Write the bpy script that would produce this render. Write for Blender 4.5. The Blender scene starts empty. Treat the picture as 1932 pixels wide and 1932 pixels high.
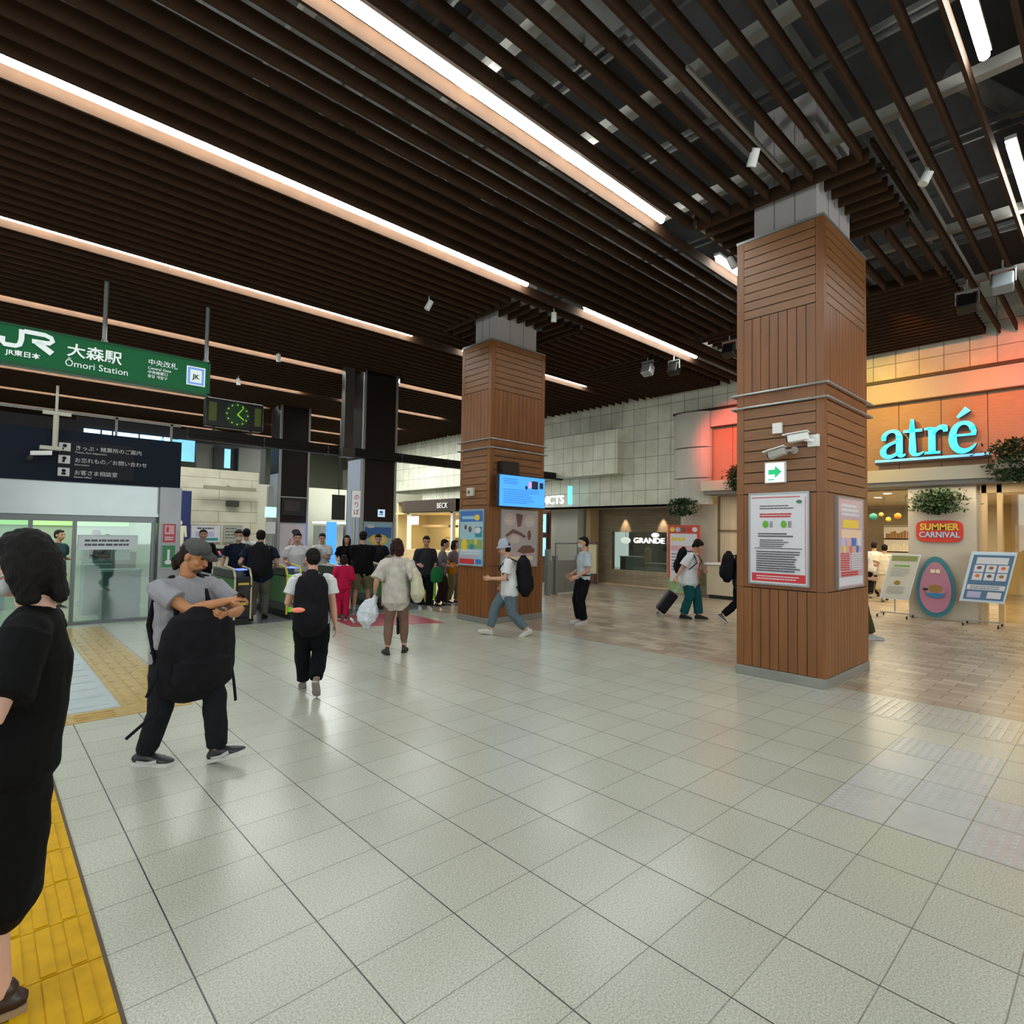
import bpy, bmesh, math, random
from mathutils import Vector, Matrix, Quaternion, noise
random.seed(7)
S = bpy.context.scene
COL = S.collection
# ---------------------------------------------------------------- camera
H = 1.72
cd = bpy.data.cameras.new('camera'); cam = bpy.data.objects.new('camera', cd); COL.objects.link(cam)
R = Matrix(((0.73200244, -0.68110972, 0.01618607), (0.03795583, 0.01704822, -0.99913398), (0.68024392, 0.73198286, 0.03833142)))
rt = Vector(R[0]); dn = Vector(R[1]); fw = Vector(R[2])
M = Matrix((rt, -dn, -fw)).transposed().to_4x4(); M.translation = (0, 0, H)
cam.matrix_world = M
cd.sensor_fit = 'HORIZONTAL'; cd.sensor_width = 36; cd.lens = 36 * 1083.09 / 1932; cd.clip_start = .05; cd.clip_end = 200
S.camera = cam
# ---------------------------------------------------------------- world, exposure
w = bpy.data.worlds.new('world'); S.world = w; w.use_nodes = True
bg = w.node_tree.nodes['Background']; bg.inputs[0].default_value = (.95, 1.0, .95, 1); bg.inputs[1].default_value = .75
S.view_settings.view_transform = 'Standard'; S.view_settings.look = 'None'; S.view_settings.gamma = 1
S.view_settings.use_curve_mapping = False
S.view_settings.exposure = 0.8
S.cycles.use_light_tree = True; S.cycles.max_bounces = 6; S.cycles.diffuse_bounces = 3; S.cycles.glossy_bounces = 3
S.cycles.transparent_max_bounces = 8; S.cycles.sample_clamp_indirect = 4; S.cycles.caustics_reflective = False; S.cycles.caustics_refractive = False

TUBE = 26.0      # strength of the ceiling tubes
def spot(name, loc, target, color, power, size=60, blend=.6, rad=.08):
    l = bpy.data.lights.new(name, 'SPOT'); l.energy = power; l.color = color; l.spot_size = math.radians(size); l.spot_blend = blend; l.shadow_soft_size = rad
    o = bpy.data.objects.new(name, l); COL.objects.link(o); o.location = loc
    o.rotation_euler = (Vector(target) - Vector(loc)).to_track_quat('-Z', 'Y').to_euler(); return o
def area(name, loc, target, color, power, sx=1, sy=1):
    l = bpy.data.lights.new(name, 'AREA'); l.energy = power; l.color = color; l.shape = 'RECTANGLE'; l.size = sx; l.size_y = sy
    o = bpy.data.objects.new(name, l); COL.objects.link(o); o.location = loc
    o.rotation_euler = (Vector(target) - Vector(loc)).to_track_quat('-Z', 'Y').to_euler(); return o
# coloured floods that wash the shop front (their housings hang from the slats)
spot('flood_light', (11.6, 4.6, 5.85), (15.5, 4.6, 4.45), (1, .62, .09), 380, 66, .9)
spot('flood_light', (11.9, 2.9, 5.85), (15.5, 2.9, 4.9), (1, .30, .05), 230, 54, .9)
spot('flood_light', (11.9, 1.0, 5.75), (15.5, .9, 4.8), (1, .13, .04), 400, 62, .9)
spot('flood_light', (12.2, 7.0, 5.75), (15.5, 7.35, 4.3), (1, .09, .06), 700, 48, .9)
# daylight that reaches the hall from the open station fronts on both sides
area('daylight', (-4.5, 3, 3.2), (6, 6, 1.5), (.86, .94, 1), 110, 7, 4.5)
area('daylight', (6, -6, 3.2), (8, 6, 2), (.9, .95, 1), 170, 9, 4.5)
# warm downlights of the shopping floor
area('shop_light', (19, 3, 2.85), (19, 3, 0), (1, .84, .58), 260, 5, 7)
area('shop_light', (15.0, 4.5, 2.9), (15.0, 4.5, 0), (1, .85, .62), 40, .6, 6)
for yy in (12.3, 10.75): spot('wall_spot', (16.82, yy, 2.64), (16.97, yy, 1.2), (1, .76, .5), 70, 46, .7, .02)
area('kiosk_light', (14.8, 19.5, 2.35), (14.6, 19.5, 0), (1, .82, .5), 100, 1, 4)
area('office_light', (0, 15, 2.42), (0, 15, 0), (.86, 1, .9), 80, 5, 4)
area('concourse_fill', (11.5, 22, 5.98), (11.5, 22, 0), (.95, 1, .97), 420, 4, 6)  # added fill with no fixture, lifts the walls beyond the gates
area('concourse_fill', (4.5, 15.2, 5.7), (4.5, 16.2, 0), (.97, 1, .95), 95, 3, 2)  # second added fill, no lamp hangs here; brightens the cream boarded wall
# ---------------------------------------------------------------- materials
def lin(h):
    if isinstance(h, str):
        h = h.lstrip('#'); c = [int(h[i:i+2], 16)/255 for i in (0, 2, 4)]
    else: c = list(h)
    return tuple([x/12.92 if x <= .04045 else ((x+.055)/1.055)**2.4 for x in c] + [1])
MATS = {}
def mat(name, col, rough=.6, metal=0, emit=0, var=0, scale=8, alpha=1, spec=.5, trans=0, bump=0, stretch=None, coat=0):
    if name in MATS: return MATS[name]
    m = bpy.data.materials.new(name); m.use_nodes = True; nt = m.node_tree; b = nt.nodes['Principled BSDF']
    c = lin(col)
    b.inputs['Base Color'].default_value = c; b.inputs['Roughness'].default_value = rough; b.inputs['Metallic'].default_value = metal
    b.inputs['Specular IOR Level'].default_value = spec; b.inputs['Coat Weight'].default_value = coat
    if trans: b.inputs['Transmission Weight'].default_value = trans; b.inputs['IOR'].default_value = 1.05
    if alpha < 1: b.inputs['Alpha'].default_value = alpha
    if emit: b.inputs['Emission Color'].default_value = c; b.inputs['Emission Strength'].default_value = emit
    if var or bump:
        tc = nt.nodes.new('ShaderNodeTexCoord'); n = nt.nodes.new('ShaderNodeTexNoise'); n.inputs['Scale'].default_value = scale; n.inputs['Detail'].default_value = 5
        mp = nt.nodes.new('ShaderNodeMapping'); nt.links.new(tc.outputs['Object'], mp.inputs[0]); nt.links.new(mp.outputs[0], n.inputs[0])
        if stretch: mp.inputs['Scale'].default_value = stretch
        if var:
            r = nt.nodes.new('ShaderNodeValToRGB'); r.color_ramp.elements[0].position = .3; r.color_ramp.elements[1].position = .7
            r.color_ramp.elements[0].color = tuple([x*(1-var) for x in c[:3]] + [1]); r.color_ramp.elements[1].color = tuple([min(1, x*(1+var)) for x in c[:3]] + [1])
            nt.links.new(n.outputs[0], r.inputs[0]); nt.links.new(r.outputs[0], b.inputs['Base Color'])
            if emit: nt.links.new(r.outputs[0], b.inputs['Emission Color'])
        if bump:
            bp = nt.nodes.new('ShaderNodeBump'); bp.inputs['Strength'].default_value = bump; bp.inputs['Distance'].default_value = .01
            nt.links.new(n.outputs[0], bp.inputs['Height']); nt.links.new(bp.outputs[0], b.inputs['Normal'])
    MATS[name] = m; return m
def N(nt, t, **k):
    n = nt.nodes.new(t)
    for a, v in k.items(): setattr(n, a, v)
    return n
def math_(nt, op, a, b=None):
    n = N(nt, 'ShaderNodeMath', operation=op)
    for i, v in enumerate((a, b)):
        if v is None: continue
        if isinstance(v, (int, float)): n.inputs[i].default_value = v
        else: nt.links.new(v, n.inputs[i])
    return n.outputs[0]
def mix(nt, f, a, b):
    n = N(nt, 'ShaderNodeMix', data_type='RGBA')
    for s, v in ((n.inputs[0], f), (n.inputs[6], a), (n.inputs[7], b)):
        if isinstance(v, (int, float, tuple)): s.default_value = v
        else: nt.links.new(v, s)
    return n.outputs[2]
def floor_mat():
    m = bpy.data.materials.new('terrazzo_tiles'); m.use_nodes = True; nt = m.node_tree; b = nt.nodes['Principled BSDF']
    tc = N(nt, 'ShaderNodeTexCoord'); sp = N(nt, 'ShaderNodeSeparateXYZ'); nt.links.new(tc.outputs['Object'], sp.inputs[0])
    u = math_(nt, 'DIVIDE', math_(nt, 'SUBTRACT', sp.outputs[0], 1.1606), .48562); v = math_(nt, 'DIVIDE', math_(nt, 'SUBTRACT', sp.outputs[1], 2.8276), .35663)
    def edge(q, wd):
        f = math_(nt, 'FRACT', math_(nt, 'ADD', q, 100.5)); d = math_(nt, 'ABSOLUTE', math_(nt, 'SUBTRACT', f, .5))
        n = N(nt, 'ShaderNodeMapRange'); nt.links.new(d, n.inputs[0]); n.inputs[1].default_value = wd; n.inputs[2].default_value = wd*.45; n.inputs[3].default_value = 0; n.inputs[4].default_value = 1
        return n.outputs[0]
    gx = edge(u, .009); gy = math_(nt, 'MULTIPLY', edge(v, .010), .6)
    g = math_(nt, 'MAXIMUM', gx, gy)
    cb = N(nt, 'ShaderNodeCombineXYZ'); nt.links.new(math_(nt, 'FLOOR', math_(nt, 'ADD', u, 100)), cb.inputs[0]); nt.links.new(math_(nt, 'FLOOR', math_(nt, 'ADD', v, 100)), cb.inputs[1])
    wn = N(nt, 'ShaderNodeTexWhiteNoise'); nt.links.new(cb.outputs[0], wn.inputs[0])
    tile = mix(nt, wn.outputs[0], lin('#b1b2a4'), lin('#b7b8aa'))
    n1 = N(nt, 'ShaderNodeTexNoise'); n1.inputs['Scale'].default_value = 120; n1.inputs['Detail'].default_value = 6; n1.inputs['Roughness'].default_value = .7; nt.links.new(tc.outputs['Object'], n1.inputs[0])
    r1 = N(nt, 'ShaderNodeValToRGB'); r1.color_ramp.elements[0].position = .36; r1.color_ramp.elements[1].position = .62; r1.color_ramp.elements[0].color = (.56, .56, .54, 1); r1.color_ramp.elements[1].color = (1.12, 1.12, 1.12, 1)
    nt.links.new(n1.outputs[0], r1.inputs[0])
    mm = N(nt, 'ShaderNodeMix', data_type='RGBA', blend_type='MULTIPLY'); mm.inputs[0].default_value = 1; nt.links.new(tile, mm.inputs[6]); nt.links.new(r1.outputs[0], mm.inputs[7])
    n2 = N(nt, 'ShaderNodeTexNoise'); n2.inputs['Scale'].default_value = .9; n2.inputs['Detail'].default_value = 2; nt.links.new(tc.outputs['Object'], n2.inputs[0])
    m2 = N(nt, 'ShaderNodeMix', data_type='RGBA', blend_type='MULTIPLY'); m2.inputs[0].default_value = 1; nt.links.new(mm.outputs[2], m2.inputs[6])
    r2 = N(nt, 'ShaderNodeValToRGB'); r2.color_ramp.elements[0].position = .3; r2.color_ramp.elements[1].position = .65; r2.color_ramp.elements[0].color = (.93, .93, .92, 1); r2.color_ramp.elements[1].color = (1, 1, 1, 1)
    nt.links.new(n2.outputs[0], r2.inputs[0]); nt.links.new(r2.outputs[0], m2.inputs[7])
    nt.links.new(mix(nt, g, m2.outputs[2], lin('#33312e')), b.inputs['Base Color'])
    rr = N(nt, 'ShaderNodeMapRange'); nt.links.new(n2.outputs[0], rr.inputs[0]); rr.inputs[3].default_value = .22; rr.inputs[4].default_value = .28
    nt.links.new(rr.outputs[0], b.inputs['Roughness'])
    bp = N(nt, 'ShaderNodeBump'); bp.inputs['Strength'].default_value = .2; bp.inputs['Distance'].default_value = .003
    nt.links.new(math_(nt, 'SUBTRACT', math_(nt, 'MULTIPLY', n1.outputs[0], .1), g), bp.inputs['Height']); nt.links.new(bp.outputs[0], b.inputs['Normal'])
    return m
def brick_mat(name, c1, c2, mortar, bw, rh, rough=.3, msize=.006, axes=(0, 1), offset=.5, vert=False, bump=.3):
    m = bpy.data.materials.new(name); m.use_nodes = True; nt = m.node_tree; b = nt.nodes['Principled BSDF']
    tc = N(nt, 'ShaderNodeTexCoord'); sp = N(nt, 'ShaderNodeSeparateXYZ'); nt.links.new(tc.outputs['Object'], sp.inputs[0])
    cb = N(nt, 'ShaderNodeCombineXYZ'); nt.links.new(sp.outputs[axes[0]], cb.inputs[0]); nt.links.new(sp.outputs[axes[1]], cb.inputs[1])
    br = N(nt, 'ShaderNodeTexBrick'); br.offset = offset; nt.links.new(cb.outputs[0], br.inputs[0])
    br.inputs['Scale'].default_value = 1; br.inputs['Brick Width'].default_value = bw; br.inputs['Row Height'].default_value = rh; br.inputs['Mortar Size'].default_value = msize
    br.inputs['Color1'].default_value = lin(c1); br.inputs['Color2'].default_value = lin(c2); br.inputs['Mortar'].default_value = lin(mortar)
    n2 = N(nt, 'ShaderNodeTexNoise'); n2.inputs['Scale'].default_value = 2.2; n2.inputs['Detail'].default_value = 4; nt.links.new(tc.outputs['Object'], n2.inputs[0])
    r2 = N(nt, 'ShaderNodeValToRGB'); r2.color_ramp.elements[0].position = .3; r2.color_ramp.elements[1].position = .7; r2.color_ramp.elements[0].color = (.8, .78, .76, 1)
    nt.links.new(n2.outputs[0], r2.inputs[0])
    m2 = N(nt, 'ShaderNodeMix', data_type='RGBA', blend_type='MULTIPLY'); m2.inputs[0].default_value = 1; nt.links.new(br.outputs[0], m2.inputs[6]); nt.links.new(r2.outputs[0], m2.inputs[7])
    nt.links.new(m2.outputs[2], b.inputs['Base Color']); b.inputs['Roughness'].default_value = rough
    bp = N(nt, 'ShaderNodeBump'); bp.inputs['Strength'].default_value = bump; bp.inputs['Distance'].default_value = .004; bp.invert = True
    nt.links.new(br.outputs[1], bp.inputs['Height']); nt.links.new(bp.outputs[0], b.inputs['Normal'])
    return m
def glass_mat(name, col, gloss=.1):
    if name in MATS: return MATS[name]
    m = bpy.data.materials.new(name); m.use_nodes = True; nt = m.node_tree; nt.nodes.remove(nt.nodes['Principled BSDF']); out = nt.nodes['Material Output']
    t = N(nt, 'ShaderNodeBsdfTransparent'); t.inputs[0].default_value = lin(col); g = N(nt, 'ShaderNodeBsdfGlossy'); g.inputs['Roughness'].default_value = .03
    x = N(nt, 'ShaderNodeMixShader'); x.inputs[0].default_value = gloss; nt.links.new(t.outputs[0], x.inputs[1]); nt.links.new(g.outputs[0], x.inputs[2]); nt.links.new(x.outputs[0], out.inputs[0])
    MATS[name] = m; return m
def wood_mat(name, col, stretch, rough=.45, var=.16):
    return mat(name, col, rough, var=var, scale=9, stretch=stretch, bump=.06)
# ---------------------------------------------------------------- mesh helpers
def box(bm, x0, x1, y0, y1, z0, z1):
    vs = [bm.verts.new((x, y, z)) for z in (z0, z1) for y in (y0, y1) for x in (x0, x1)]
    for f in ((0, 2, 3, 1), (4, 5, 7, 6), (0, 1, 5, 4), (2, 6, 7, 3), (0, 4, 6, 2), (1, 3, 7, 5)): bm.faces.new([vs[i] for i in f])
    return vs
def obox(bm, c, ax, ay, az, sx, sy, sz):
    c = Vector(c); ax = Vector(ax).normalized(); ay = Vector(ay).normalized(); az = Vector(az).normalized()
    vs = [bm.verts.new(c + ax*sx*i/2 + ay*sy*j/2 + az*sz*k/2) for k in (-1, 1) for j in (-1, 1) for i in (-1, 1)]
    for f in ((0, 2, 3, 1), (4, 5, 7, 6), (0, 1, 5, 4), (2, 6, 7, 3), (0, 4, 6, 2), (1, 3, 7, 5)): bm.faces.new([vs[i] for i in f])
def rod(bm, p, q, r, seg=8, r2=None):
    p = Vector(p); q = Vector(q); d = (q-p).normalized(); u = d.orthogonal().normalized(); v = d.cross(u); r2 = r if r2 is None else r2
    A = [bm.verts.new(p + (u*math.cos(t)+v*math.sin(t))*r) for t in [2*math.pi*i/seg for i in range(seg)]]
    B = [bm.verts.new(q + (u*math.cos(t)+v*math.sin(t))*r2) for t in [2*math.pi*i/seg for i in range(seg)]]
    for i in range(seg): bm.faces.new((A[i], A[(i+1) % seg], B[(i+1) % seg], B[i]))
    bm.faces.new(A[::-1]); bm.faces.new(B)
def obj(name, bm, m=None, parent=None, smooth=False, bevel=0, keep=None):
    bmesh.ops.recalc_face_normals(bm, faces=bm.faces[:])
    me = bpy.data.meshes.new(name); bm.to_mesh(me); bm.free()
    for x in (m if isinstance(m, (list, tuple)) else [m]):
        if x: me.materials.append(x)
    if smooth:
        for p in me.polygons: p.use_smooth = True
    o = bpy.data.objects.new(name, me); COL.objects.link(o)
    if parent:
        o.parent = parent
        if keep is None and parent.type == 'EMPTY': o.matrix_parent_inverse = parent.matrix_basis.inverted()
        elif keep is None: o.matrix_parent_inverse = world_of(parent).inverted()
    if bevel:
        b = o.modifiers.new('bevel', 'BEVEL'); b.width = bevel; b.segments = 2; b.limit_method = 'ANGLE'
    return o
def world_of(o):
    m = o.matrix_basis.copy()
    if o.parent: m = world_of(o.parent) @ o.matrix_parent_inverse @ m
    return m
def thing(name, label, cat, loc=(0, 0, 0), rz=0, group=None):
    o = bpy.data.objects.new(name, None); COL.objects.link(o); o.empty_display_size = .1
    o.matrix_basis = Matrix.Translation(loc) @ Matrix.Rotation(rz, 4, 'Z')
    return tag(o, label, cat, group)
def tag(o, label=None, cat=None, group=None, kind=None):
    if label: o['label'] = label
    if cat: o['category'] = cat
    if group: o['group'] = group
    if kind: o['kind'] = kind
    return o
def struct(name, bm, m, label=None, parent=None, **k):
    o = obj(name, bm, m, parent, **k)
    if not parent:
        o['kind'] = 'structure'
        if label: o['label'] = label
    return o
def BM(): return bmesh.new()
def bx(name, m, *b, parent=None, bevel=0):
    bm = BM(); box(bm, *b); return obj(name, bm, m, parent, bevel=bevel)
def text(name, s, m, parent, origin, u, v, size, extrude=.004, align='LEFT', bold=0, sx=1):
    """letters standing in the plane origin + u, v"""
    c = bpy.data.curves.new(name, 'FONT'); c.body = s; c.size = size; c.extrude = extrude; c.align_x = align; c.offset = bold; c.resolution_u = 3
    t = bpy.data.objects.new(name + '_c', c); COL.objects.link(t)
    dg = bpy.context.evaluated_depsgraph_get(); me = bpy.data.meshes.new_from_object(t.evaluated_get(dg))
    bpy.data.objects.remove(t); bpy.data.curves.remove(c)
    u = Vector(u).normalized(); v = Vector(v).normalized(); n = u.cross(v)
    me.transform(Matrix.Translation(origin) @ Matrix((u*sx, v, n)).transposed().to_4x4())
    me.materials.clear(); me.materials.append(m); me.name = name
    o = bpy.data.objects.new(name, me); COL.objects.link(o)
    if parent: o.parent = parent; o.matrix_parent_inverse = world_of(parent).inverted()
    return o
class Flat:
    """thin coloured shapes printed on a board: (u, v) in metres from the lower left corner"""
    def __init__(s, origin, u, v, t=.002):
        s.o = Vector(origin); s.u = Vector(u).normalized(); s.v = Vector(v).normalized(); s.n = s.u.cross(s.v); s.b = {}; s.k = 0; s.t = t
    def P(s, a, b, c): return s.o + s.u*a + s.v*b + s.n*c
    def poly(s, m, pts):
        bm = s.b.setdefault(m, BM()); s.k += 1; z = s.t*(1 + s.k*.02)
        A = [bm.verts.new(s.P(a, b, z)) for a, b in pts]; B = [bm.verts.new(s.P(a, b, 0)) for a, b in pts]
        bm.faces.new(A); n = len(A)
        for i in range(n): bm.faces.new((B[i], B[(i+1) % n], A[(i+1) % n], A[i]))
    def rect(s, m, a0, b0, a1, b1): s.poly(m, [(a0, b0), (a1, b0), (a1, b1), (a0, b1)])
    def ell(s, m, a, b, ra, rb, n=20): s.poly(m, [(a+ra*math.cos(2*math.pi*i/n), b+rb*math.sin(2*math.pi*i/n)) for i in range(n)])
    def lines(s, m, a0, a1, b0, b1, n, h=.5, rag=.2):
        st = (b1-b0)/n
        for i in range(n):
            y = b1-(i+1)*st+st*(1-h)/2; x = a0
            end = a1-(a1-a0)*rag*random.random()
            while x < end:
                w_ = min(random.uniform(.5, 1.6)*st, end-x); s.rect(m, x, y, x+w_*.86, y+st*h); x += w_
    def done(s, parent, name='print'):
        for m, bm in s.b.items(): obj(name, bm, m, parent)
def stroke(bm, pts, ws, n, t):
    """ribbon through 3D pts with half widths ws, normal n, thickness t"""
    n = Vector(n).normalized(); L = len(pts); P = [Vector(p) for p in pts]; top = []; 
    for i in range(L):
        d = (P[min(i+1, L-1)]-P[max(i-1, 0)]).normalized(); s = n.cross(d)
        top.append((P[i]+s*ws[i], P[i]-s*ws[i]))
    F = [[bm.verts.new(a+n*t) for a in tp] for tp in top]; Bk = [[bm.verts.new(a) for a in tp] for tp in top]
    for i in range(L-1):
        bm.faces.new((F[i][0], F[i][1], F[i+1][1], F[i+1][0])); bm.faces.new((Bk[i][0], Bk[i+1][0], Bk[i+1][1], Bk[i][1]))
        bm.faces.new((F[i][0], F[i+1][0], Bk[i+1][0], Bk[i][0])); bm.faces.new((F[i][1], Bk[i][1], Bk[i+1][1], F[i+1][1]))
    bm.faces.new((F[0][0], Bk[0][0], Bk[0][1], F[0][1])); bm.faces.new((F[-1][0], F[-1][1], Bk[-1][1], Bk[-1][0]))

wood = wood_mat('pillar_wood', '#764821', (1, 1, .12)); wood_h = wood_mat('pillar_wood_planks', '#79502c', (.3, .3, 3))
slat_m = mat('slat_wood', '#38271a', .75, var=.15, scale=5, spec=.12); dark = mat('black_metal', '#15110f', .4); steel = mat('steel', '#9a9e9e', .32, .6)
grey = mat('grey_paint', '#a39d9b', .6, var=.04, scale=1); lightgrey = mat('light_grey_steel', '#96938c', .5); deck_m = mat('roof_deck', '#232425', .85, var=.25, scale=3)
white = mat('white_paint', '#dcdcd8', .5); tube_m = mat('lamp_tube', '#f6faf8', .5, emit=TUBE); black = mat('black', '#060606', .6)
# ================================================================ floor
bm = BM(); box(bm, -8, 7.4, -7, 32, -.05, 0); struct('floor', bm, floor_mat())
bm = BM(); box(bm, 7.4, 26, -7, 13.2, -.05, 0); struct('floor', bm, brick_mat('shop_pavers', '#958573', '#bdb09b', '#695e52', .36, .19, .28, .006, (1, 0)))
bm = BM(); box(bm, 7.4, 26, 13.2, 32, -.05, 0); struct('floor', bm, floor_mat())
yel = mat('tactile_yellow', '#b98f05', .6, spec=.2, var=.12, scale=14); yel2 = mat('worn_tactile_yellow', '#a8894a', .25, var=.15, scale=9)
t = thing('tactile_paving', 'bright yellow ribbed tactile strip at the lower left edge of the floor', 'tactile paving', (.13, 2.6, 0))
bm = BM(); bg_ = BM(); gr = BM()
for k in range(-9, 8):
    y0 = 2.8276-.35663*k; box(bm, -.47, .43, y0-.3536, y0-.003, 0, .006)
    for q in range(9): box(gr, .335-.096*q, .385-.096*q, y0-.345, y0-.012, .005, .013)
obj('paving_tile', bm, yel, t); obj('guiding_bar', gr, yel, t, bevel=.003)
box(bg_, .43, .445, .3, 6.3, 0, .004)
obj('edge_strip', bg_, mat('strip_edge', '#4a3a25', .6), t)
t = thing('tactile_paving', 'worn ochre tactile strip leading to the station office glass doors', 'tactile paving', (1.3, 8.8, 0))
bm = BM(); box(bm, 1.08, 1.62, 6.3, 12.2, 0, .006); box(bm, -3, 1.08, 6.3, 6.62, 0, .006); obj('paving_tile', bm, yel2, t)
bm = BM()
for k in range(15):
    for q in range(4): box(bm, 1.13+.12*q, 1.17+.12*q, 6.65+.36*k, 6.95+.36*k, .005, .011)
for k in range(11):
    for q in range(3): box(bm, -2.9+.36*k, -2.6+.36*k, 6.36+.08*q, 6.39+.08*q, .005, .011)
obj('guiding_bar', bm, yel2, t)
bm = BM(); box(bm, -3, 1.06, 6.66, 12.2, 0, .004)
for k in range(15): box(bm, -2.9, 1.0, 6.8+.36*k, 6.92+.36*k, .004, .008)
tag(obj('entrance_paving', bm, mat('pale_paving', '#a3a9ae', .18, var=.06, scale=3)), 'pale ribbed paving in front of the station office doors', 'paving')
t = thing('tactile_paving', 'white dotted tactile tiles beside the nearer wooden pillar', 'tactile paving', (5.9, 1.2, 0))
wt = mat('white_tactile', '#a9a9a4', .22, var=.05, scale=5); bm = BM(); db = BM()
X0, Y0, TX, TY = 1.1606, 2.8276, .48562, .35663
for (i, j, dots) in [(6, 4, 1), (6, 6, 1), (8, 4, 0), (8, 5, 1), (7, 5, 1), (9, 4, 1), (7, 6, 1), (9, 5, 1), (6, 5, 0), (7, 4, 1)]:
    x0 = X0+TX*i; y0 = Y0-TY*j
    box(bm, x0+.006, x0+TX-.006, y0-TY+.005, y0-.005, 0, .002)
    if dots:
        for a in range(8):
            for b in range(6): rod(db, (x0+.04+a*.058, y0-.03-b*.06, .001), (x0+.04+a*.058, y0-.03-b*.06, .0065), .017, 8, .011)
for a in range(26):
    box(db, 6.55+(.0), 7.3, 2.4-a*.075, 2.4-a*.075-.03, .001, .0035)
obj('paving_tile', bm, wt, t); tag(obj('raised_dots', db, wt, t), kind='stuff')
bm = BM()
pts = [(5.0, 9.55), (6.62, 8.95), (6.75, 10.6), (5.2, 11.2)]
v = [bm.verts.new((x, y, .003)) for x, y in pts] + [bm.verts.new((x, y, 0)) for x, y in pts]
bm.faces.new(v[:4])
for i in range(4): bm.faces.new((v[i], v[(i+1) % 4], v[4+(i+1) % 4], v[4+i]))
tag(obj('floor_sticker', bm, mat('red_sticker', '#8e3440', .4)), 'dark red square marking on the floor before the ticket gates', 'floor marking')
# ================================================================ ceiling
ZS = 6.02; SD = .165; TH = .034
rowsY = [.86, 4.42, 7.22, 10.9, 14.55, 17.7, 20.75, 23.9, 27.0]
def zones(y):
    """x intervals free for slats running along X"""
    iv = [(-6.0, 15.28)]
    cuts = []
    if 1.85 < y < 4.15: cuts += [(7.2, 9.25), (11.3, 15.4)]
    elif 4.1 < y < 6.4: cuts += [(11.3, 15.4)]
    if 7.75 < y < 10.05: cuts += [(7.1, 9.25), (11.6, 15.4)]
    if 13.9 < y < 15.2: cuts += [(7.5, 8.75)]
    if 19.8 < y < 21: cuts += [(7.5, 8.75)]
    for a, b in cuts:
        nv = []
        for p, q in iv:
            if b <= p or a >= q: nv.append((p, q)); continue
            if a > p: nv.append((p, a))
            if b < q: nv.append((b, q))
        iv = nv
    return iv
ys = []
prev = -4.0
for r in rowsY:
    lo, hi = prev, r-.30
    n = max(1, round((hi-lo)/.262))
    for i in range(n+1):
        ys.append(lo+(hi-lo)*i/n)
    prev = r+.10
while prev < 31: ys.append(prev); prev += .262
bm = BM()
for y in ys:
    for a, b in zones(y): box(bm, a, b, y-TH/2, y+TH/2, ZS, ZS+SD)
def yslats(x0, x1, y0, y1, st, hole=None):
    x = x0
    while x < x1:
        if hole and hole[0] < x < hole[1]: box(bm, x, x+TH, y0, hole[2], ZS, ZS+SD); box(bm, x, x+TH, hole[3], y1, ZS, ZS+SD)
        else: box(bm, x, x+TH, y0, y1, ZS, ZS+SD)
        x += st
yslats(7.25, 9.2, 1.95, 4.08, .25, (7.35, 8.7, 2.5, 3.35)); yslats(7.15, 9.2, 7.85, 9.95, .25, (7.35, 8.7, 8.45, 9.25))
yslats(11.35, 15.2, 1.95, 6.35, .22); yslats(11.65, 15.2, 7.8, 10.0, .22)
for (x0, x1, y) in ((7.2, 9.25, 1.9), (7.2, 9.25, 4.1), (7.1, 9.25, 7.8), (7.1, 9.25, 10.0)): box(bm, x0, x1, y-.02, y+.02, ZS+SD, ZS+SD+.06)
struct('ceiling', bm, slat_m, 'dark brown wooden slat ceiling')
bm = BM(); box(bm, -8, 16, -7, 32, 7.3, 7.4); struct('ceiling', bm, deck_m, 'dark roof deck above the slats')
bm = BM()
for x in (1.95, 3.5, 5.0, 7.0, 10.3, 12.6, -1, .4): box(bm, x-.055, x+.055, -6, 31, 6.24, 6.36)
for y in (1.9, 8.05): box(bm, 7.0, 13, y-.15, y-.05, 6.24, 6.34)
for x in (9.28, ): 
    for y in (2, 7.9): box(bm, x, x+.09, y, y+2.1, 6.22, 6.3)
struct('trim_1', bm, lightgrey, 'light grey steel beams above the slats')
bm = BM()
for i in range(26):
    y = -5+i*1.45; x = (i*2.7) % 11-1
    rod(bm, (x, y, 6.4), (x+.5, y+.25, 7.3), .02, 6)
for x in (2.7, 2.95, 4.3, 4.45, 6.0, 6.12, 8.3, 8.5, 9.6, 11.2, 11.4, 13.3): box(bm, x, x+.035, -6, 31, 6.5, 6.56)
for y in (.3, 2.2, 3.3, 5.4, 6.2, 9.4, 11.7, 13): box(bm, -3, 15, y, y+.06, 6.75, 6.82)
box(bm, -4, 14, 5.6, 6.3, 6.95, 7.25); rod(bm, (7.5, 1.2, 6.75), (14, -1.2, 6.75), .12, 10); box(bm, 3.6, 4.6, -5, 12, 6.9, 7.2)
for i in range(9): obox(bm, (1+i*1.6, 3.3+(i % 3)*1.9-2.5, 6.9), (1, .4, .9), (0, 1, 0), (-.9, 0, 1), .9, .06, .18)
struct('trim_2', bm, mat('plenum_steel', '#4c4c49', .7, var=.2, scale=4), 'grey conduits and braces above the slats')
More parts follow.
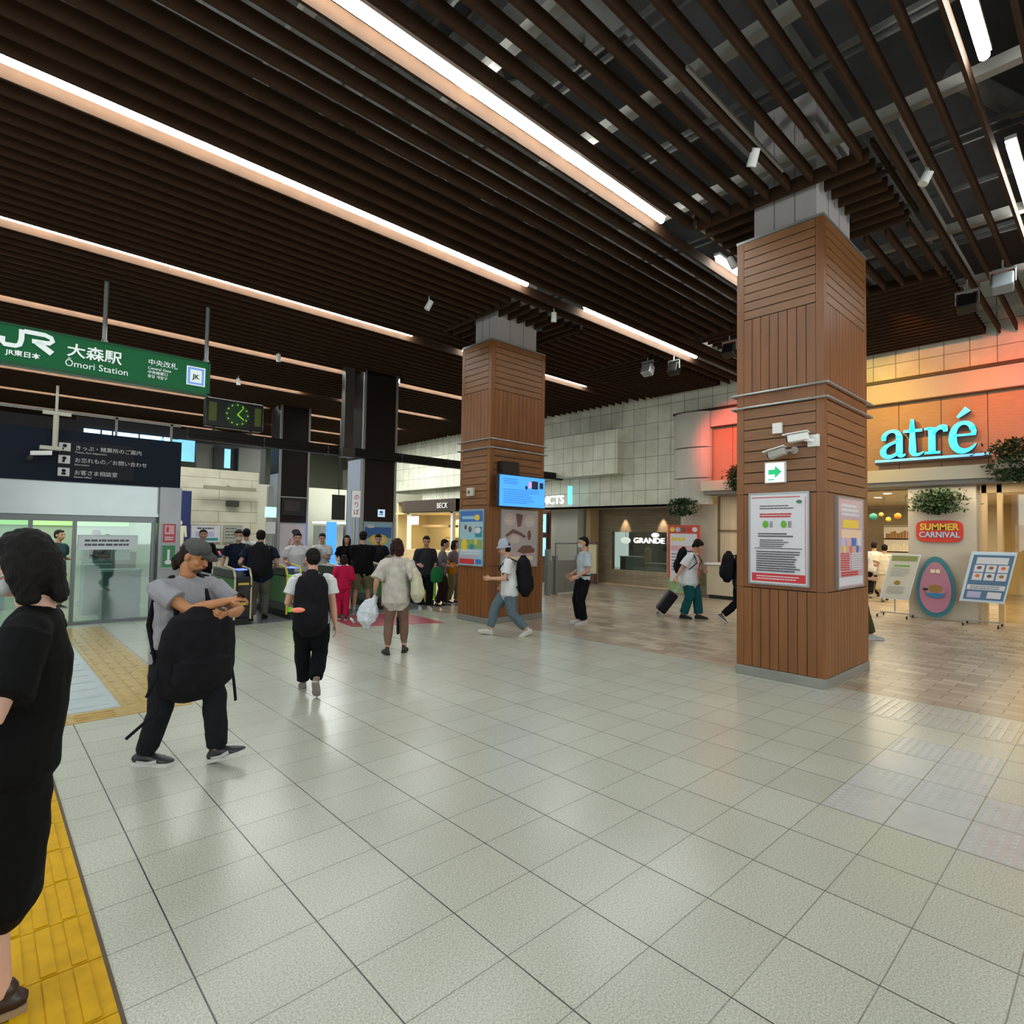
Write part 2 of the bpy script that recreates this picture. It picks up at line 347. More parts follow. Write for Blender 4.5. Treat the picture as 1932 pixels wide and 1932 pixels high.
# lamps
lampseg = {0: [(-3.5, 6.55), (8.25, 12.6)], 1: [(-3.5, 6.85), (8.45, 12.6)], 2: [(-3.5, 6.95), (8.55, 12.75)], 3: [(-3.5, 6.95), (8.4, 13.0)], 4: [(-3.5, 7.2), (8.7, 12.8)], 5: [(-3.5, 7.3), (8.7, 12.8)], 6: [(-3.5, 7.3), (8.9, 12.8)], 7: [(-3.5, 7.4), (8.9, 13)], 8: [(-3.5, 7.4), (8.9, 13)]}
ords = ['first', 'second', 'third', 'fourth', 'fifth', 'sixth', 'seventh', 'eighth', 'ninth']
for r, y in enumerate(rowsY):
    for s, (a, b) in enumerate(lampseg[r]):
        side_ = 'long' if s == 0 else 'shorter'
        b2 = f'{side_} tube of the {ords[r]} row from the right, {"office" if s == 0 else "shop"} side'
        t = thing('ceiling_light', 'white linear light, ' + b2, 'ceiling light', (a, y, ZS+.1), group='linear lights recessed between the ceiling slats')
        bm = BM(); rod(bm, (a, y-.035, ZS+.12), (b, y-.035, ZS+.12), .042, 12); obj('tube', bm, tube_m, t, smooth=False)
        bm = BM(); box(bm, a-.03, b+.03, y-.085, y+.015, ZS+.165, ZS+.21); obj('housing', bm, white, t)
# track spotlights hanging between slats
def trackspot(x, y, z, tx, ty, label):
    t = thing('track_spotlight', label, 'spotlight', (x, y, z), group='small spotlights on the ceiling tracks')
    bm = BM(); d = Vector((tx, ty, -1)).normalized(); p = Vector((x, y, z)); rod(bm, p-d*.09, p+d*.09, .05, 12, .055); obj('lamp_head', bm, white, t)
    bm = BM(); rod(bm, p, p+Vector((0, 0, .17)), .012, 6); obj('stem', bm, white, t)
TR = [(6.21, 2.8, 5.98, .3, .5, 'small white spotlight on the track left of the nearer pillar'), (7.98, 1.55, 5.98, -.3, .4, 'small white spotlight on the track right of the nearer pillar'),
      (8.35, 4.1, 5.95, .2, -.4, 'small white spotlight between the long tube and the nearer pillar'), (5.95, 8.75, 5.92, -.4, .3, 'small white spotlight left of the farther pillar top'),
      (7.99, 7.5, 5.92, .3, .3, 'small white spotlight right of the farther pillar top'), (5.19, 14.0, 5.9, .1, .1, 'small white spotlight below the fourth light row'),
      (5.24, 17.1, 5.9, .1, .1, 'small white spotlight beside the fifth light row'), (6.8, 20.4, 5.9, .1, .1, 'small white spotlight above the green clock')]
for a in TR: trackspot(*a)
for i, (x0, x1, y) in enumerate(((4.7, 6.9, 2.75), (6.85, 9.5, 1.55), (7.3, 9.0, 4.1))):
    bm = BM(); box(bm, x0, x1, y-.015, y+.015, 6.10, 6.14)
    tag(obj('lighting_track', bm, lightgrey), ['pale lighting track left of the nearer pillar collar', 'pale lighting track right of the nearer pillar collar', 'pale lighting track between the tube light and the nearer pillar'][i], 'lighting track')
# floods
def flood(x, y, z, label, m):
    t = thing('flood_lamp', label, 'flood light', (x, y, z), group='flood lamps hanging before the shop front')
    d = Vector((1, .1, -.35)).normalized(); side = Vector((0, 1, 0)); up = d.cross(side)
    bm = BM(); obox(bm, (x, y, z), d, side, up, .22, .26, .24); obj('lamp_housing', bm, m, t, bevel=.02)
    bm = BM(); rod(bm, (x, y-.15, z), (x, y-.15, z+.2), .01, 6); rod(bm, (x, y+.15, z), (x, y+.15, z+.2), .01, 6); box(bm, x-.02, x+.02, y-.16, y+.16, z+.19, z+.22); rod(bm, (x, y, z+.2), (x, y, 6.02), .015, 6); obj('yoke', bm, steel, t)
    bm = BM(); p = Vector((x, y, z))+d*.112; obox(bm, p, d, side, up, .006, .2, .18); obj('lens', bm, mat('flood_lens', '#cfd6da', .1), t)
flood(11.668, 7.84, 5.72, 'silver flood lamp hanging at the end of the tube light, left of the nearer pillar', mat('silver_lamp', '#b8bdc2', .3, .6))
flood(11.98, 7.315, 5.70, 'black flood lamp beside the silver one', dark)
flood(11.75, 1.75, 5.62, 'black flood lamp hanging by the orange wall top', dark)
flood(11.3, 1.25, 5.66, 'grey and black flood lamp at the right edge of the photo', mat('grey_lamp', '#7e8488', .4))
flood(11.6, 5.75, 5.7, 'black flood lamp just left of the nearer pillar over the red panel', dark)
flood(11.62, 4.3, 5.75, 'black flood lamp hidden behind the nearer pillar', dark)
# ================================================================ wooden pillars
def pillar(x0, x1, y0, y1, top, label, slope=0):
    t = thing('wooden_pillar', label, 'pillar', ((x0+x1)/2, (y0+y1)/2, 0), group='wood clad pillars of the hall')
    bm = BM(); box(bm, x0+.035, x1-.035, y0+.035, y1-.035, .1, top-.02); obj('core', bm, mat('groove_dark', '#2c1a10', .8), t)
    bm = BM(); box(bm, x0-.01, x1+.01, y0-.01, y1+.01, 0, .115); obj('plinth', bm, mat('plinth_steel', '#8d8e88', .35, .5, var=.1, scale=3), t, bevel=.004)
    E = .09
    bh = BM(); bv = BM()
    def face(fx, zone, kind, st):
        # fx: 0 -> face x=x0, 1 -> face y=y0, 2 -> x=x1, 3 -> y=y1
        def slab(b, s0, s1, z0, z1):
            if fx == 0: box(b, x0, x0+.05, s0, s1, z0, z1)
            elif fx == 2: box(b, x1-.05, x1, s0, s1, z0, z1)
            elif fx == 1: box(b, s0, s1, y0, y0+.05, z0, z1)
            else: box(b, s0, s1, y1-.05, y1, z0, z1)
        a, c = (y0+E, y1-E) if fx in (0, 2) else (x0+E, x1-E)
        z0, z1 = zone
        if kind == 'h':
            n = round((z1-z0)/st)
            for i in range(n): slab(bh, a+.004, c-.004, z0+(z1-z0)*i/n+.006, z0+(z1-z0)*(i+1)/n-.006)
        elif kind == 'v':
            n = round((c-a)/st)
            for i in range(n): slab(bv, a+(c-a)*i/n+.004, a+(c-a)*(i+1)/n-.004, z0+.006, z1-.006)
        else: slab(bv, a+.004, c-.004, z0+.006, z1-.006)
    for fx in range(4):
        face(fx, (.115, 1.10), 'v', .11); face(fx, (1.10, 2.27), 'p', 1); face(fx, (2.27, 3.36), 'h', .135)
        face(fx, (3.36, 3.54), 'p', 1); face(fx, (3.54, 4.52), 'v', .11); face(fx, (4.52, top-.03), 'h', .115)
    for (cx, cy) in ((x0, y0), (x0, y1-E), (x1-E, y0), (x1-E, y1-E)):
        for (z0, z1) in ((.115, 1.10), (1.105, 2.265), (2.27, top-.03)): box(bv, cx, cx+E, cy, cy+E, z0, z1)
    obj('vertical_planks', bv, wood, t); obj('horizontal_planks', bh, wood_h, t)
    bm = BM(); box(bm, x0-.005, x1+.005, y0-.005, y1+.005, top-.03, top); obj('top_trim', bm, steel, t)
    for z in (3.37, 3.54):
        bm = BM(); g = .05
        P = [(x0-g, y0-g, z), (x1+g, y0-g, z), (x1+g, y1+g, z), (x0-g, y1+g, z)]
        for i in range(4): rod(bm, P[i], P[(i+1) % 4], .014, 8)
        for i in range(4):
            p = Vector(P[i]); q = Vector(P[(i+1) % 4])
            for f in (.25, .75):
                m_ = p.lerp(q, f); c = Vector(((x0+x1)/2, (y0+y1)/2, z)); n = (Vector((0, 1, 0)) if i in (0, 2) else Vector((1, 0, 0))); n = n*(1 if (c-m_).dot(n) > 0 else -1)
                rod(bm, m_, m_+n*.06, .008, 6)
        obj('guard_rail', bm, steel, t)
    bm = BM(); box(bm, x0+.24, x1-.12, y0+.16, y1-.12, top-.02, 7.3)
    box(bm, x0+.235, x1-.115, y0+.155, y1-.115, top, top+.05)
    obj('column_neck', bm, grey, t)
    bm = BM()
    for f in (.33, .66): box(bm, x0+.238, x0+.242, y0+.16+(y1-y0-.28)*f-.004, y0+.16+(y1-y0-.28)*f+.004, top, 7.2); box(bm, x0+.24+(x1-x0-.36)*f-.004, x0+.24+(x1-x0-.36)*f+.004, y0+.158, y0+.162, top, 7.2)
    obj('neck_joint', bm, mat('joint_grey', '#4a4746', .7), t)
    return t
pillar(7.15, 8.74, 2.39, 3.44, 5.57, 'large square wood-clad pillar in front, with the white notice and cameras')
pillar(7.12, 8.6, 8.30, 9.22, 5.50, 'square wood-clad pillar farther back, with the blue screen and brown poster')
# ---- posters and things on the pillars
paper = mat('poster_white', '#c9c9cf', .25, spec=.6); red = mat('print_red', '#b8282c', .5); ink = mat('print_ink', '#4c4c54', .6); pink = mat('print_pink', '#c79aa0', .5)
teal = mat('print_teal', '#2a7d86', .5); blue = mat('print_blue', '#3566a8', .5); yell = mat('print_yellow', '#d9b83a', .5); green = mat('print_green', '#5f9f2e', .5); brown = mat('print_brown', '#6b4b40', .5); lav = mat('print_lavender', '#a7a5c4', .5); sky = mat('print_sky', '#8fb6c6', .5); orange = mat('print_orange', '#d06a2a', .5); cream = mat('print_cream', '#d8cba8', .5)
def board(name, label, cat, origin, u, v, wd, ht, face, frame, group=None, fw_=.02, depth=.03):
    u = Vector(u).normalized(); v = Vector(v).normalized(); n = u.cross(v); o = Vector(origin)
    t = thing(name, label, cat, tuple(o+u*wd/2), group=group)
    bm = BM(); obox(bm, o+u*wd/2+v*ht/2+n*depth/2, u, v, n, wd, ht, depth); obj('panel', bm, face, t)
    bm = BM()
    for (a, b, c, d) in ((-fw_, -fw_, wd+fw_, 0), (-fw_, ht, wd+fw_, ht+fw_), (-fw_, 0, 0, ht), (wd, 0, wd+fw_, ht)):
        obox(bm, o+u*(a+c)/2+v*(b+d)/2+n*(depth+.006)/2, u, v, n, c-a, d-b, depth+.006)
    obj('frame', bm, frame, t)
    return t, Flat(o+n*depth, u, v)
Z = (0, 0, 1)
t, f = board('notice_poster', 'white notice poster with a red bottom band on the nearer pillar', 'poster', (7.15, 3.25, 1.17), (0, -1, 0), Z, .68, 1.09, paper, steel)
f.rect(red, .02, .02, .66, .12); f.rect(red, .02, 1.045, .60, 1.055); f.rect(red, .655, .12, .66, 1.05); f.lines(paper, .08, .6, .04, .1, 2, .4, .1)
f.lines(ink, .12, .54, .90, .96, 2, .4, .3); f.lines(red, .12, .52, .80, .86, 2, .6, .1)
for a in (.19, .41): f.ell(green, a, .72, .035, .045); f.lines(ink, a+.05, a+.09, .68, .76, 4, .4, 0)
f.lines(ink, .1, .52, .56, .62, 2, .5, .2); f.lines(ink, .12, .5, .44, .54, 4, .4, .3); f.rect(ink, .06, .425, .62, .432); f.lines(ink, .08, .6, .14, .40, 9, .45, .15)
f.ell(mat('print_darkgreen', '#3b6a52', .5), .59, .99, .03, .02); f.done(t)
t, f = board('event_poster', 'pink and white event poster on the right face of the nearer pillar', 'poster', (7.50, 2.39, 1.14), (1, 0, 0), Z, .93, 1.08, mat('poster_pink', '#b99ba3', .25), steel)
f.rect(paper, .02, .02, .9, .12); f.rect(pink, .02, .9, .1, 1.05); f.lines(paper, .12, .8, .86, 1.02, 3, .7, .2); f.rect(yell, .15, .72, .75, .82); f.rect(mat('print_warm', '#d9b79a', .5), .1, .6, .85, .7)
for i in range(4): f.rect([lav, pink, blue, paper][i], .08+.2*i, .5, .24+.2*i, .6)
for i in range(3): f.ell([yell, orange, blue][i], .2+.25*i, .46, .05, .05)
f.lines(red, .08, .4, .2, .42, 8, .5, .1); f.lines(paper, .46, .85, .2, .42, 8, .6, .1); f.lines(red, .1, .7, .13, .19, 2, .6, .1); f.done(t)
t, f = board('travel_poster', 'tall colourful travel poster with yellow figures on the left face of the farther pillar', 'poster', (7.12, 9.17, 1.10), (0, -1, 0), Z, .74, 1.08, sky, steel)
f.rect(blue, .02, .85, .72, 1.06); f.rect(sky, .08, .9, .5, .96); f.ell(yell, .55, .93, .08, .06); f.rect(mat('print_palegrey', '#9fb3b8', .5), .1, .62, .6, .82); f.ell(ink, .2, .74, .04, .05); f.ell(ink, .34, .7, .05, .06); f.rect(teal, .5, .55, .7, .75); f.ell(paper, .58, .68, .09, .06)
f.rect(mat('print_leaf', '#7d9b58', .5), .02, .32, .72, .5); f.ell(yell, .16, .38, .09, .14); f.ell(teal, .4, .36, .08, .05); f.ell(yell, .52, .46, .04, .06); f.lines(paper, .06, .68, .2, .3, 2, .6, .1); f.rect(red, .02, .02, .48, .12); f.rect(blue, .52, .03, .7, .12); f.lines(pink, .04, .6, .13, .2, 2, .5, .1); f.done(t)
t, f = board('art_poster', 'brown and cream poster with curling shapes on the right face of the farther pillar', 'poster', (7.42, 8.30, 1.08), (1, 0, 0), Z, .98, 1.1, mat('poster_mauve', '#a9a0a0', .3), steel)
pl = mat('print_pale', '#bdb2ad', .5); f.ell(pl, .2, .93, .15, .12); f.ell(pl, .76, .91, .15, .13); f.lines(cream, .12, .28, .88, .98, 2, .4, .2); f.lines(cream, .68, .86, .86, .96, 2, .4, .2); f.poly(brown, [(.42, .78), (.52, .8), (.56, 1.03), (.38, 1.05)]); f.lines(pink, .05, .92, .22, .28, 1, .6, .1); f.poly(brown, [(.1, .62), (.3, .74), (.5, .68), (.66, .6), (.62, .56), (.45, .63), (.3, .66), (.14, .58)])
f.poly(brown, [(.42, .30), (.58, .25), (.88, .27), (.92, .33), (.78, .42), (.56, .41)]); f.poly(pl, [(.2, .5), (.34, .44), (.5, .5), (.46, .6), (.3, .62)]); f.rect(cream, .12, .12, .86, .2); f.lines(ink, .16, .8, .03, .1, 2, .5, .2); f.ell(brown, .75, .62, .05, .1); f.done(t)
gsign = mat('sign_glow_white', '#dfe9e4', .4, emit=.45)
t, f = board('exit_sign', 'small white lit sign with a green arrow on the nearer pillar', 'sign', (7.15, 3.05, 2.41), (0, -1, 0), Z, .22, .23, gsign, white, fw_=.012, depth=.04)
em = mat('print_emerald', '#00b070', .4, emit=.3)
f.poly(em, [(.03, .09), (.11, .09), (.11, .045), (.19, .12), (.11, .195), (.11, .15), (.03, .15)]); f.rect(em, .03, .02, .1, .035); f.done(t)
bm = BM(); box(bm, 7.1, 7.15, 2.86, 2.97, 3.0, 3.13); tag(obj('junction_box', bm, white, bevel=.006), 'small white box above the cameras on the nearer pillar', 'box')
def camera_unit(name, p, d, L, label, m):
    p = Vector(p); d = Vector(d).normalized(); side = d.cross(Vector(Z)).normalized(); up = side.cross(d)
    t = thing(name, label, 'security camera', tuple(p))
    bm = BM(); obox(bm, p, d, side, up, L, .1, .09); obj('camera_body', bm, m, t, bevel=.015)
    bm = BM(); obox(bm, p+up*.055+d*.02, d, side, up, L+.05, .13, .012); obj('sunshield', bm, white, t)
    bm = BM(); rod(bm, p+d*(L/2), p+d*(L/2+.012), .035, 14); obj('lens', bm, black, t)
    return t, side, up
t, s_, u_ = camera_unit('security_camera', (6.98, 2.62, 2.9), (-.15, 1, -.1), .22, 'white box camera pointing left, upper of the two on the nearer pillar', white)
bm = BM(); rod(bm, (6.98, 2.55, 2.87), (7.12, 2.5, 2.87), .02, 8); box(bm, 7.1, 7.15, 2.44, 2.56, 2.8, 2.94); obj('bracket', bm, white, t)
t, s_, u_ = camera_unit('security_camera', (6.98, 2.86, 2.74), (-.1, 1, -.25), .2, 'small grey bullet camera below the white box camera on the nearer pillar', lightgrey)
bm = BM(); rod(bm, (6.98, 2.78, 2.76), (7.15, 2.72, 2.78), .015, 8); rod(bm, (7.13, 2.72, 2.78), (7.15, 2.72, 2.78), .045, 12); obj('bracket', bm, lightgrey, t)
bm = BM(); box(bm, 7.06, 7.12, 8.74, 8.94, 2.45, 2.62); o = tag(obj('wall_speaker', bm, mat('beige_box', '#b9b3a2', .5), bevel=.008), 'beige box on the left face of the farther pillar', 'speaker')
bm = BM(); rod(bm, (7.055, 8.86, 2.53), (7.062, 8.86, 2.53), .035, 12); obj('grille', bm, mat('grille_grey', '#55524c', .7), o)
scr = mat('screen_blue', '#3f8fe8', .3, emit=.72)
t = thing('display_screen', 'wide blue information screen hung on the farther pillar', 'screen', (7.75, 8.1, 2.25))
bm = BM(); box(bm, 7.12, 8.38, 8.04, 8.12, 2.23, 2.86); obj('casing', bm, black, t, bevel=.01)
bm = BM(); box(bm, 7.14, 8.36, 8.034, 8.04, 2.25, 2.84); obj('screen', bm, scr, t)
f = Flat((7.14, 8.034, 2.25), (1, 0, 0), Z); dk = mat('screen_dark', '#1a2036', .4, emit=.2); lb = mat('screen_lines', '#2f6fcb', .4, emit=.4); lv = mat('screen_pink', '#c08fd0', .4, emit=.6)
f.lines(lb, .1, .5, .42, .54, 3, .35, .3); f.rect(dk, .85, .36, 1.02, .52); f.rect(lv, .76, .38, .84, .5); f.rect(dk, 1.07, .38, 1.17, .5); f.ell(dk, .7, .38, .03, .04); f.lines(lb, .1, 1.1, .05, .34, 7, .3, .4); f.done(t, 'screen_text')
bm = BM(); box(bm, 7.3, 7.72, 8.12, 8.3, 2.84, 3.12); box(bm, 7.4, 7.9, 8.12, 8.3, 2.4, 2.7); obj('mount', bm, dark, t)
# ================================================================ shop front
tile = brick_mat('facade_tiles', '#ccccba', '#d4d4c2', '#77756a', .455, .53, .55, .008, (1, 2), 0)
tile_y = tile
bm = BM()
box(bm, 15.5, 15.8, -7, 8.2, 5.45, 7.3)
box(bm, 15.5, 15.8, 8.2, 31, 5.45, 7.3); box(bm, 15.5, 15.8, 9.4, 31, 2.67, 5.45)
box(bm, 15.12, 15.5, 11.28, 31, 3.75, 5.2)
struct('wall_right', bm, tile, 'cream tiled upper wall of the shop side')
panel_m = mat('fascia_panel', '#b9b4a6', .55, var=.03, scale=1); woodp = wood_mat('sign_panel_wood', '#a08263', (.2, .5, 5), .5, .12)
bm = BM(); box(bm, 15.42, 15.8, -7, 8.2, 4.9, 5.38); struct('trim_3', bm, panel_m)
bm = BM()
y = -6.0
while y < 8.2: box(bm, 15.55, 15.8, y+.006, min(y+.8, 8.2)-.006, 3.25, 4.9); y += .8
struct('wall_right', bm, woodp, 'wood panelled sign band above the shop entrance')
bm = BM(); box(bm, 15.36, 15.5, -7, 9.4, 5.38, 5.45); box(bm, 15.4, 15.5, -7, 8.2, 4.88, 4.91); box(bm, 15.49, 15.5, -7, 15, 6.61, 6.66)
struct('trim_4', bm, mat('ledge_dark', '#241c17', .5))
bm = BM(); box(bm, 15.48, 15.55, -7, 11.3, 6.60, 6.66); struct('trim_5', bm, panel_m)
bm = BM()
for i in range(14):
    a0 = math.pi*i/14; a1 = math.pi*(i+1)/14
    for z0, z1 in ((2.67, 3.42), (3.45, 4.32), (4.35, 5.38)):
        q = [(15.5-.32*math.sin(a), 8.8+.6*math.cos(a)) for a in (a0, a1)]
        v = [bm.verts.new((x, y, z)) for z in (z0, z1) for x, y in q]; bm.faces.new((v[0], v[1], v[3], v[2]))
box(bm, 15.4, 15.6, 8.22, 9.38, 2.67, 5.38)
struct('trim_6', bm, panel_m, 'rounded pilaster beside the red lit panel', smooth=False)
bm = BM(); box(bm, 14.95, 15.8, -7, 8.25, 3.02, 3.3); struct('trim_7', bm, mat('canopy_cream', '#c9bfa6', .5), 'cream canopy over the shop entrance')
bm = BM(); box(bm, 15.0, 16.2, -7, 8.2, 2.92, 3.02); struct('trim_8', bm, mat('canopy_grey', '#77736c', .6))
# shop sign: serif letters drawn as variable-width strokes
cy = mat('sign_cyan', '#34cfee', .4, emit=.8); cyr = mat('letter_return', '#3a4a86', .5)
t = thing('shop_sign', 'glowing cyan serif letters spelling atré above the entrance', 'shop sign', (15.35, 3, 3.5))
XL = 15.34
def cub(p0, p1, p2, p3, n=10): return [tuple((1-s)**3*a+3*(1-s)**2*s*b+3*(1-s)*s*s*c+s**3*d for a, b, c, d in zip(p0, p1, p2, p3)) for s in [i/n for i in range(n+1)]]
def letter(y0, strokes, sc):
    bm = BM(); rb = BM()
    for pts, ws in strokes:
        P = [(XL, y0-a*sc, 3.63+b*sc) for a, b in pts]
        W_ = [ws[0]+(ws[1]-ws[0])*i/(len(pts)-1) if len(ws) == 2 else ws[0]+(ws[1]-ws[0])*(i*2/(len(pts)-1)) if i*2 <= len(pts)-1 else ws[1]+(ws[2]-ws[1])*((i*2/(len(pts)-1))-1) for i in range(len(pts))]
        stroke(bm, P, [x*sc*1.06 for x in W_], (-1, 0, 0), .012)
        stroke(rb, [(XL+.13, p[1], p[2]) for p in P], [x*sc*1.06 for x in W_], (-1, 0, 0), .125)
    o = obj('letter', bm, cy, t); obj('letter_side', rb, cyr, o)
sc = .62
A = [(cub((.12, .70), (.12, 1.0), (.62, 1.1), (.62, .7)), (.08, .05, .1)), ([(.62, .75), (.62, .12)], (.1, .1)), (cub((.62, .12), (.62, -.02), (.74, 0), (.8, .08)), (.09, .03)), (cub((.6, .58), (.35, .50), (.1, .42), (.1, .2)), (.04, .06, .1)), (cub((.1, .2), (.1, -.05), (.45, -.05), (.6, .2)), (.1, .07, .04)), ([(.06, .7), (.2, .7)], (.07, .07))]
T = [([(.3, 1.32), (.3, .2)], (.05, .11)), ([(.26, 1.3), (.3, .9)], (.01, .1)), (cub((.3, .2), (.3, -.02), (.5, -.02), (.64, .12)), (.11, .06, .02)), ([(.02, .9), (.6, .9)], (.05, .05))]
Rr = [([(.22, .95), (.22, .03)], (.1, .1)), ([(.0, .05), (.46, .05)], (.04, .04)), ([(.0, .92), (.22, .92)], (.04, .05)), (cub((.26, .7), (.34, .92), (.5, 1.0), (.62, .88)), (.04, .07, .1)), ([(.55, .84), (.68, .84)], (.08, .07))]
Ee = [(cub((.62, .72), (.6, 1.06), (.08, 1.1), (.08, .5)), (.08, .06, .1)), (cub((.08, .5), (.08, -.08), (.5, -.08), (.7, .25)), (.11, .09, .02)), ([(.1, .56), (.70, .56)], (.035, .035)), (cub((.62, .56), (.66, .62), (.66, .7), (.6, .78)), (.06, .07)), ([(.22, 1.16), (.5, 1.42)], (.04, .10))]
letter(3.93, A, sc); letter(3.48, T, sc); letter(3.07, Rr, sc); letter(2.62, Ee, sc*1.04)
bm = BM(); stroke(bm, [(XL, 4.03, 3.55), (XL, 1.93, 3.55)], [.028, .028], (-1, 0, 0), .012); o = obj('underline', bm, mat('sign_pale', '#6fbfe8', .4, emit=.55), t)
bm = BM(); box(bm, XL, XL+.14, 1.93, 4.03, 3.47, 3.52); obj('shelf', bm, mat('shelf_dark', '#221d22', .5), t)
# entrance hall behind the front
warmw = mat('shop_wall', '#d6c6a6', .6, var=.06, scale=2); warmf = mat('shop_ceiling', '#cdbfa4', .6)
bm = BM(); box(bm, 16.0, 26, -3, 9.2, 2.92, 3.0); struct('ceiling', bm, warmf, 'low shop ceiling')
bm = BM(); box(bm, 25, 25.1, -3, 9.2, 0, 3); box(bm, 16.0, 25, -3.1, -3, 0, 3); struct('wall_back', bm, warmw, 'back wall inside the shop')
bm = BM(); box(bm, 15.9, 25, 9.2, 9.35, 0, 3); struct('wall_left', bm, warmw, 'side wall inside the shop')
stone = mat('column_stone', '#b3a998', .55, var=.05, scale=3)
bm = BM(); box(bm, 15.45, 16.3, 2.2, 3.42, 0, 2.95); tag(obj('entrance_column', bm, stone, bevel=.01), 'beige stone column between the two shop openings, carrying the round red sign', 'column')
bm = BM()
for y in (1.85, 2.1): box(bm, 15.6, 15.75, y-.05, y+.03, 0, 2.92)
box(bm, 15.6, 15.75, -3, 2.15, 2.75, 2.92); struct('door_1', bm, mat('door_frame', '#c9a877', .45), 'pale framed glass doors of the shop at the right edge')
for k in range(3):
    y1 = 1.78-k*1.0
    bm = BM(); box(bm, 15.66, 15.7, y1-.95, y1, .05, 2.7); struct('window_1', bm, glass_mat('door_glass', '#efe6cc'), None)
bm = BM(); rod(bm, (15.58, 1.0, .9), (15.58, 1.0, 1.7), .02, 8); tag(obj('door_handle', bm, steel), 'steel bar handle on the glass shop door', 'door handle')
# shelves and goods inside the shop
goods = [mat('goods_a', '#8a5f2d', .6), mat('goods_b', '#c9b25a', .6), mat('goods_c', '#4a5a3a', .6), mat('goods_d', '#a4402c', .6), mat('goods_e', '#d9d0b8', .6)]
for i, (x, y, w_, h_, lab) in enumerate(((20.5, 7.0, 1.6, 1.5, 'low display shelf at the left of the shop aisle'), (23.0, 5.2, 1.2, 2.2, 'tall display shelf at the end of the shop aisle'), (19, 1.0, .9, 1.4, 'display shelf seen through the glass doors'), (21.5, -1.0, 1.0, 2.1, 'tall shelf behind the glass doors'), (23.5, 7.6, 1, 2.3, 'tall shelf against the shop side wall'))):
    t = thing('display_shelf', lab, 'shelf', (x, y, 0)); bm = BM(); box(bm, x, x+.05, y-w_/2, y+w_/2, 0, h_); box(bm, x+.5, x+.55, y-w_/2, y+w_/2, 0, h_)
    n = int(h_/.4)
    for k in range(n+1): box(bm, x, x+.55, y-w_/2, y+w_/2, k*h_/n-.02 if k else 0, k*h_/n+.02)
    obj('rack', bm, mat('shelf_white', '#c9c2b2', .5), t)
    for k in range(n):
        bm = BM(); yy = y-w_/2+.05
        while yy < y+w_/2-.12: ww = random.uniform(.08, .16); box(bm, x-.01, x+.45, yy, yy+ww*.85, k*h_/n+.02, k*h_/n+.02+random.uniform(.15, .28)); yy += ww
        obj('goods', bm, goods[(i+k) % 5], t)
t = thing('hanging_decoration', 'string of yellow, green and orange decorations hanging in the shop opening', 'decoration', (18, 5, 2.3))
for i in range(14):
    bm = BM(); bmesh.ops.create_icosphere(bm, subdivisions=2, radius=random.uniform(.06, .12), matrix=Matrix.Translation((18+random.random(), 3.6+i*.22, 2.15+random.random()*.35))); obj('ornament', bm, [goods[1], mat('deco_teal', '#2f9a86', .5), goods[2], mat('deco_orange', '#d98a2a', .5), mat('deco_yellow', '#e0c93a', .5)][i % 5], t, smooth=True)
bm = BM(); rod(bm, (18.3, 3.5, 2.6), (18.3, 6.8, 2.6), .01, 6); [rod(bm, (18.3, 3.6+i*.5, 2.6), (18.3, 3.6+i*.5, 2.93), .006, 5) for i in range(6)]; obj('string', bm, dark, t)
for i, (x, y, lb_) in enumerate(((17, 4.2, 'nearest the stone column'), (17.2, 5.2, 'nearest the wooden pillar edge'), (18.5, 4.8, 'above the hanging decorations'), (19.5, 5.6, 'deepest in the left opening'), (17, 1.2, 'just behind the glass doors'), (18.6, 1.4, 'farther behind the glass doors'))):
    t = thing('downlight', 'round glowing shop ceiling downlight ' + lb_, 'downlight', (x, y, 2.91), group='downlights in the shop ceiling'); bm = BM(); rod(bm, (x, y, 2.905), (x, y, 2.92), .09, 16); obj('lens', bm, mat('downlight_glow', '#fff0d0', .4, emit=4), t); bm = BM(); rod(bm, (x, y, 2.912), (x, y, 2.925), .11, 16); obj('rim', bm, white, t)
# things on and before the column
t = thing('carnival_sign', 'rounded red sign with yellow lettering on the stone column', 'sign', (15.4, 2.85, 1.9))
bm = BM(); pts = []
for i in range(32):
    a = 2*math.pi*i/32; c, s = math.cos(a), math.sin(a); pts.append((math.copysign(abs(c)**.45, c)*.42, math.copysign(abs(s)**.45, s)*.24))
A_ = [bm.verts.new((15.41, 2.84-a, 1.93+b)) for a, b in pts]; B_ = [bm.verts.new((15.45, 2.84-a, 1.93+b)) for a, b in pts]
bm.faces.new(A_); bm.faces.new(B_[::-1])
for i in range(32): bm.faces.new((A_[i], A_[(i+1) % 32], B_[(i+1) % 32], B_[i]))
obj('board', bm, mat('carnival_red', '#c23320', .4), t)
text('lettering', 'SUMMER', yell, t, (15.40, 2.84, 1.96), (0, -1, 0), Z, .2, .006, 'CENTER', .006, .9); text('lettering', 'CARNIVAL', mat('print_paleblue', '#a8bcd0', .5), t, (15.40, 2.84, 1.80), (0, -1, 0), Z, .17, .006, 'CENTER', .004, .9)
t = thing('surfboard_sign', 'teal and pink surfboard-shaped poster standing against the stone column', 'sign', (15.3, 2.9, 0))
def blob(z0, z1, w0, w1, cyy, x, n=28):
    out = []
    for i in range(n):
        a = 2*math.pi*i/n; zc = (z0+z1)/2; hz = (z1-z0)/2; s = math.sin(a); wdt = w0 if s < 0 else w1
        out.append((x+(.10*(zc+hz*s)/1.5), cyy-math.cos(a)*(w0*(1-(s+1)/2)+w1*(s+1)/2), zc+hz*s))
    return out
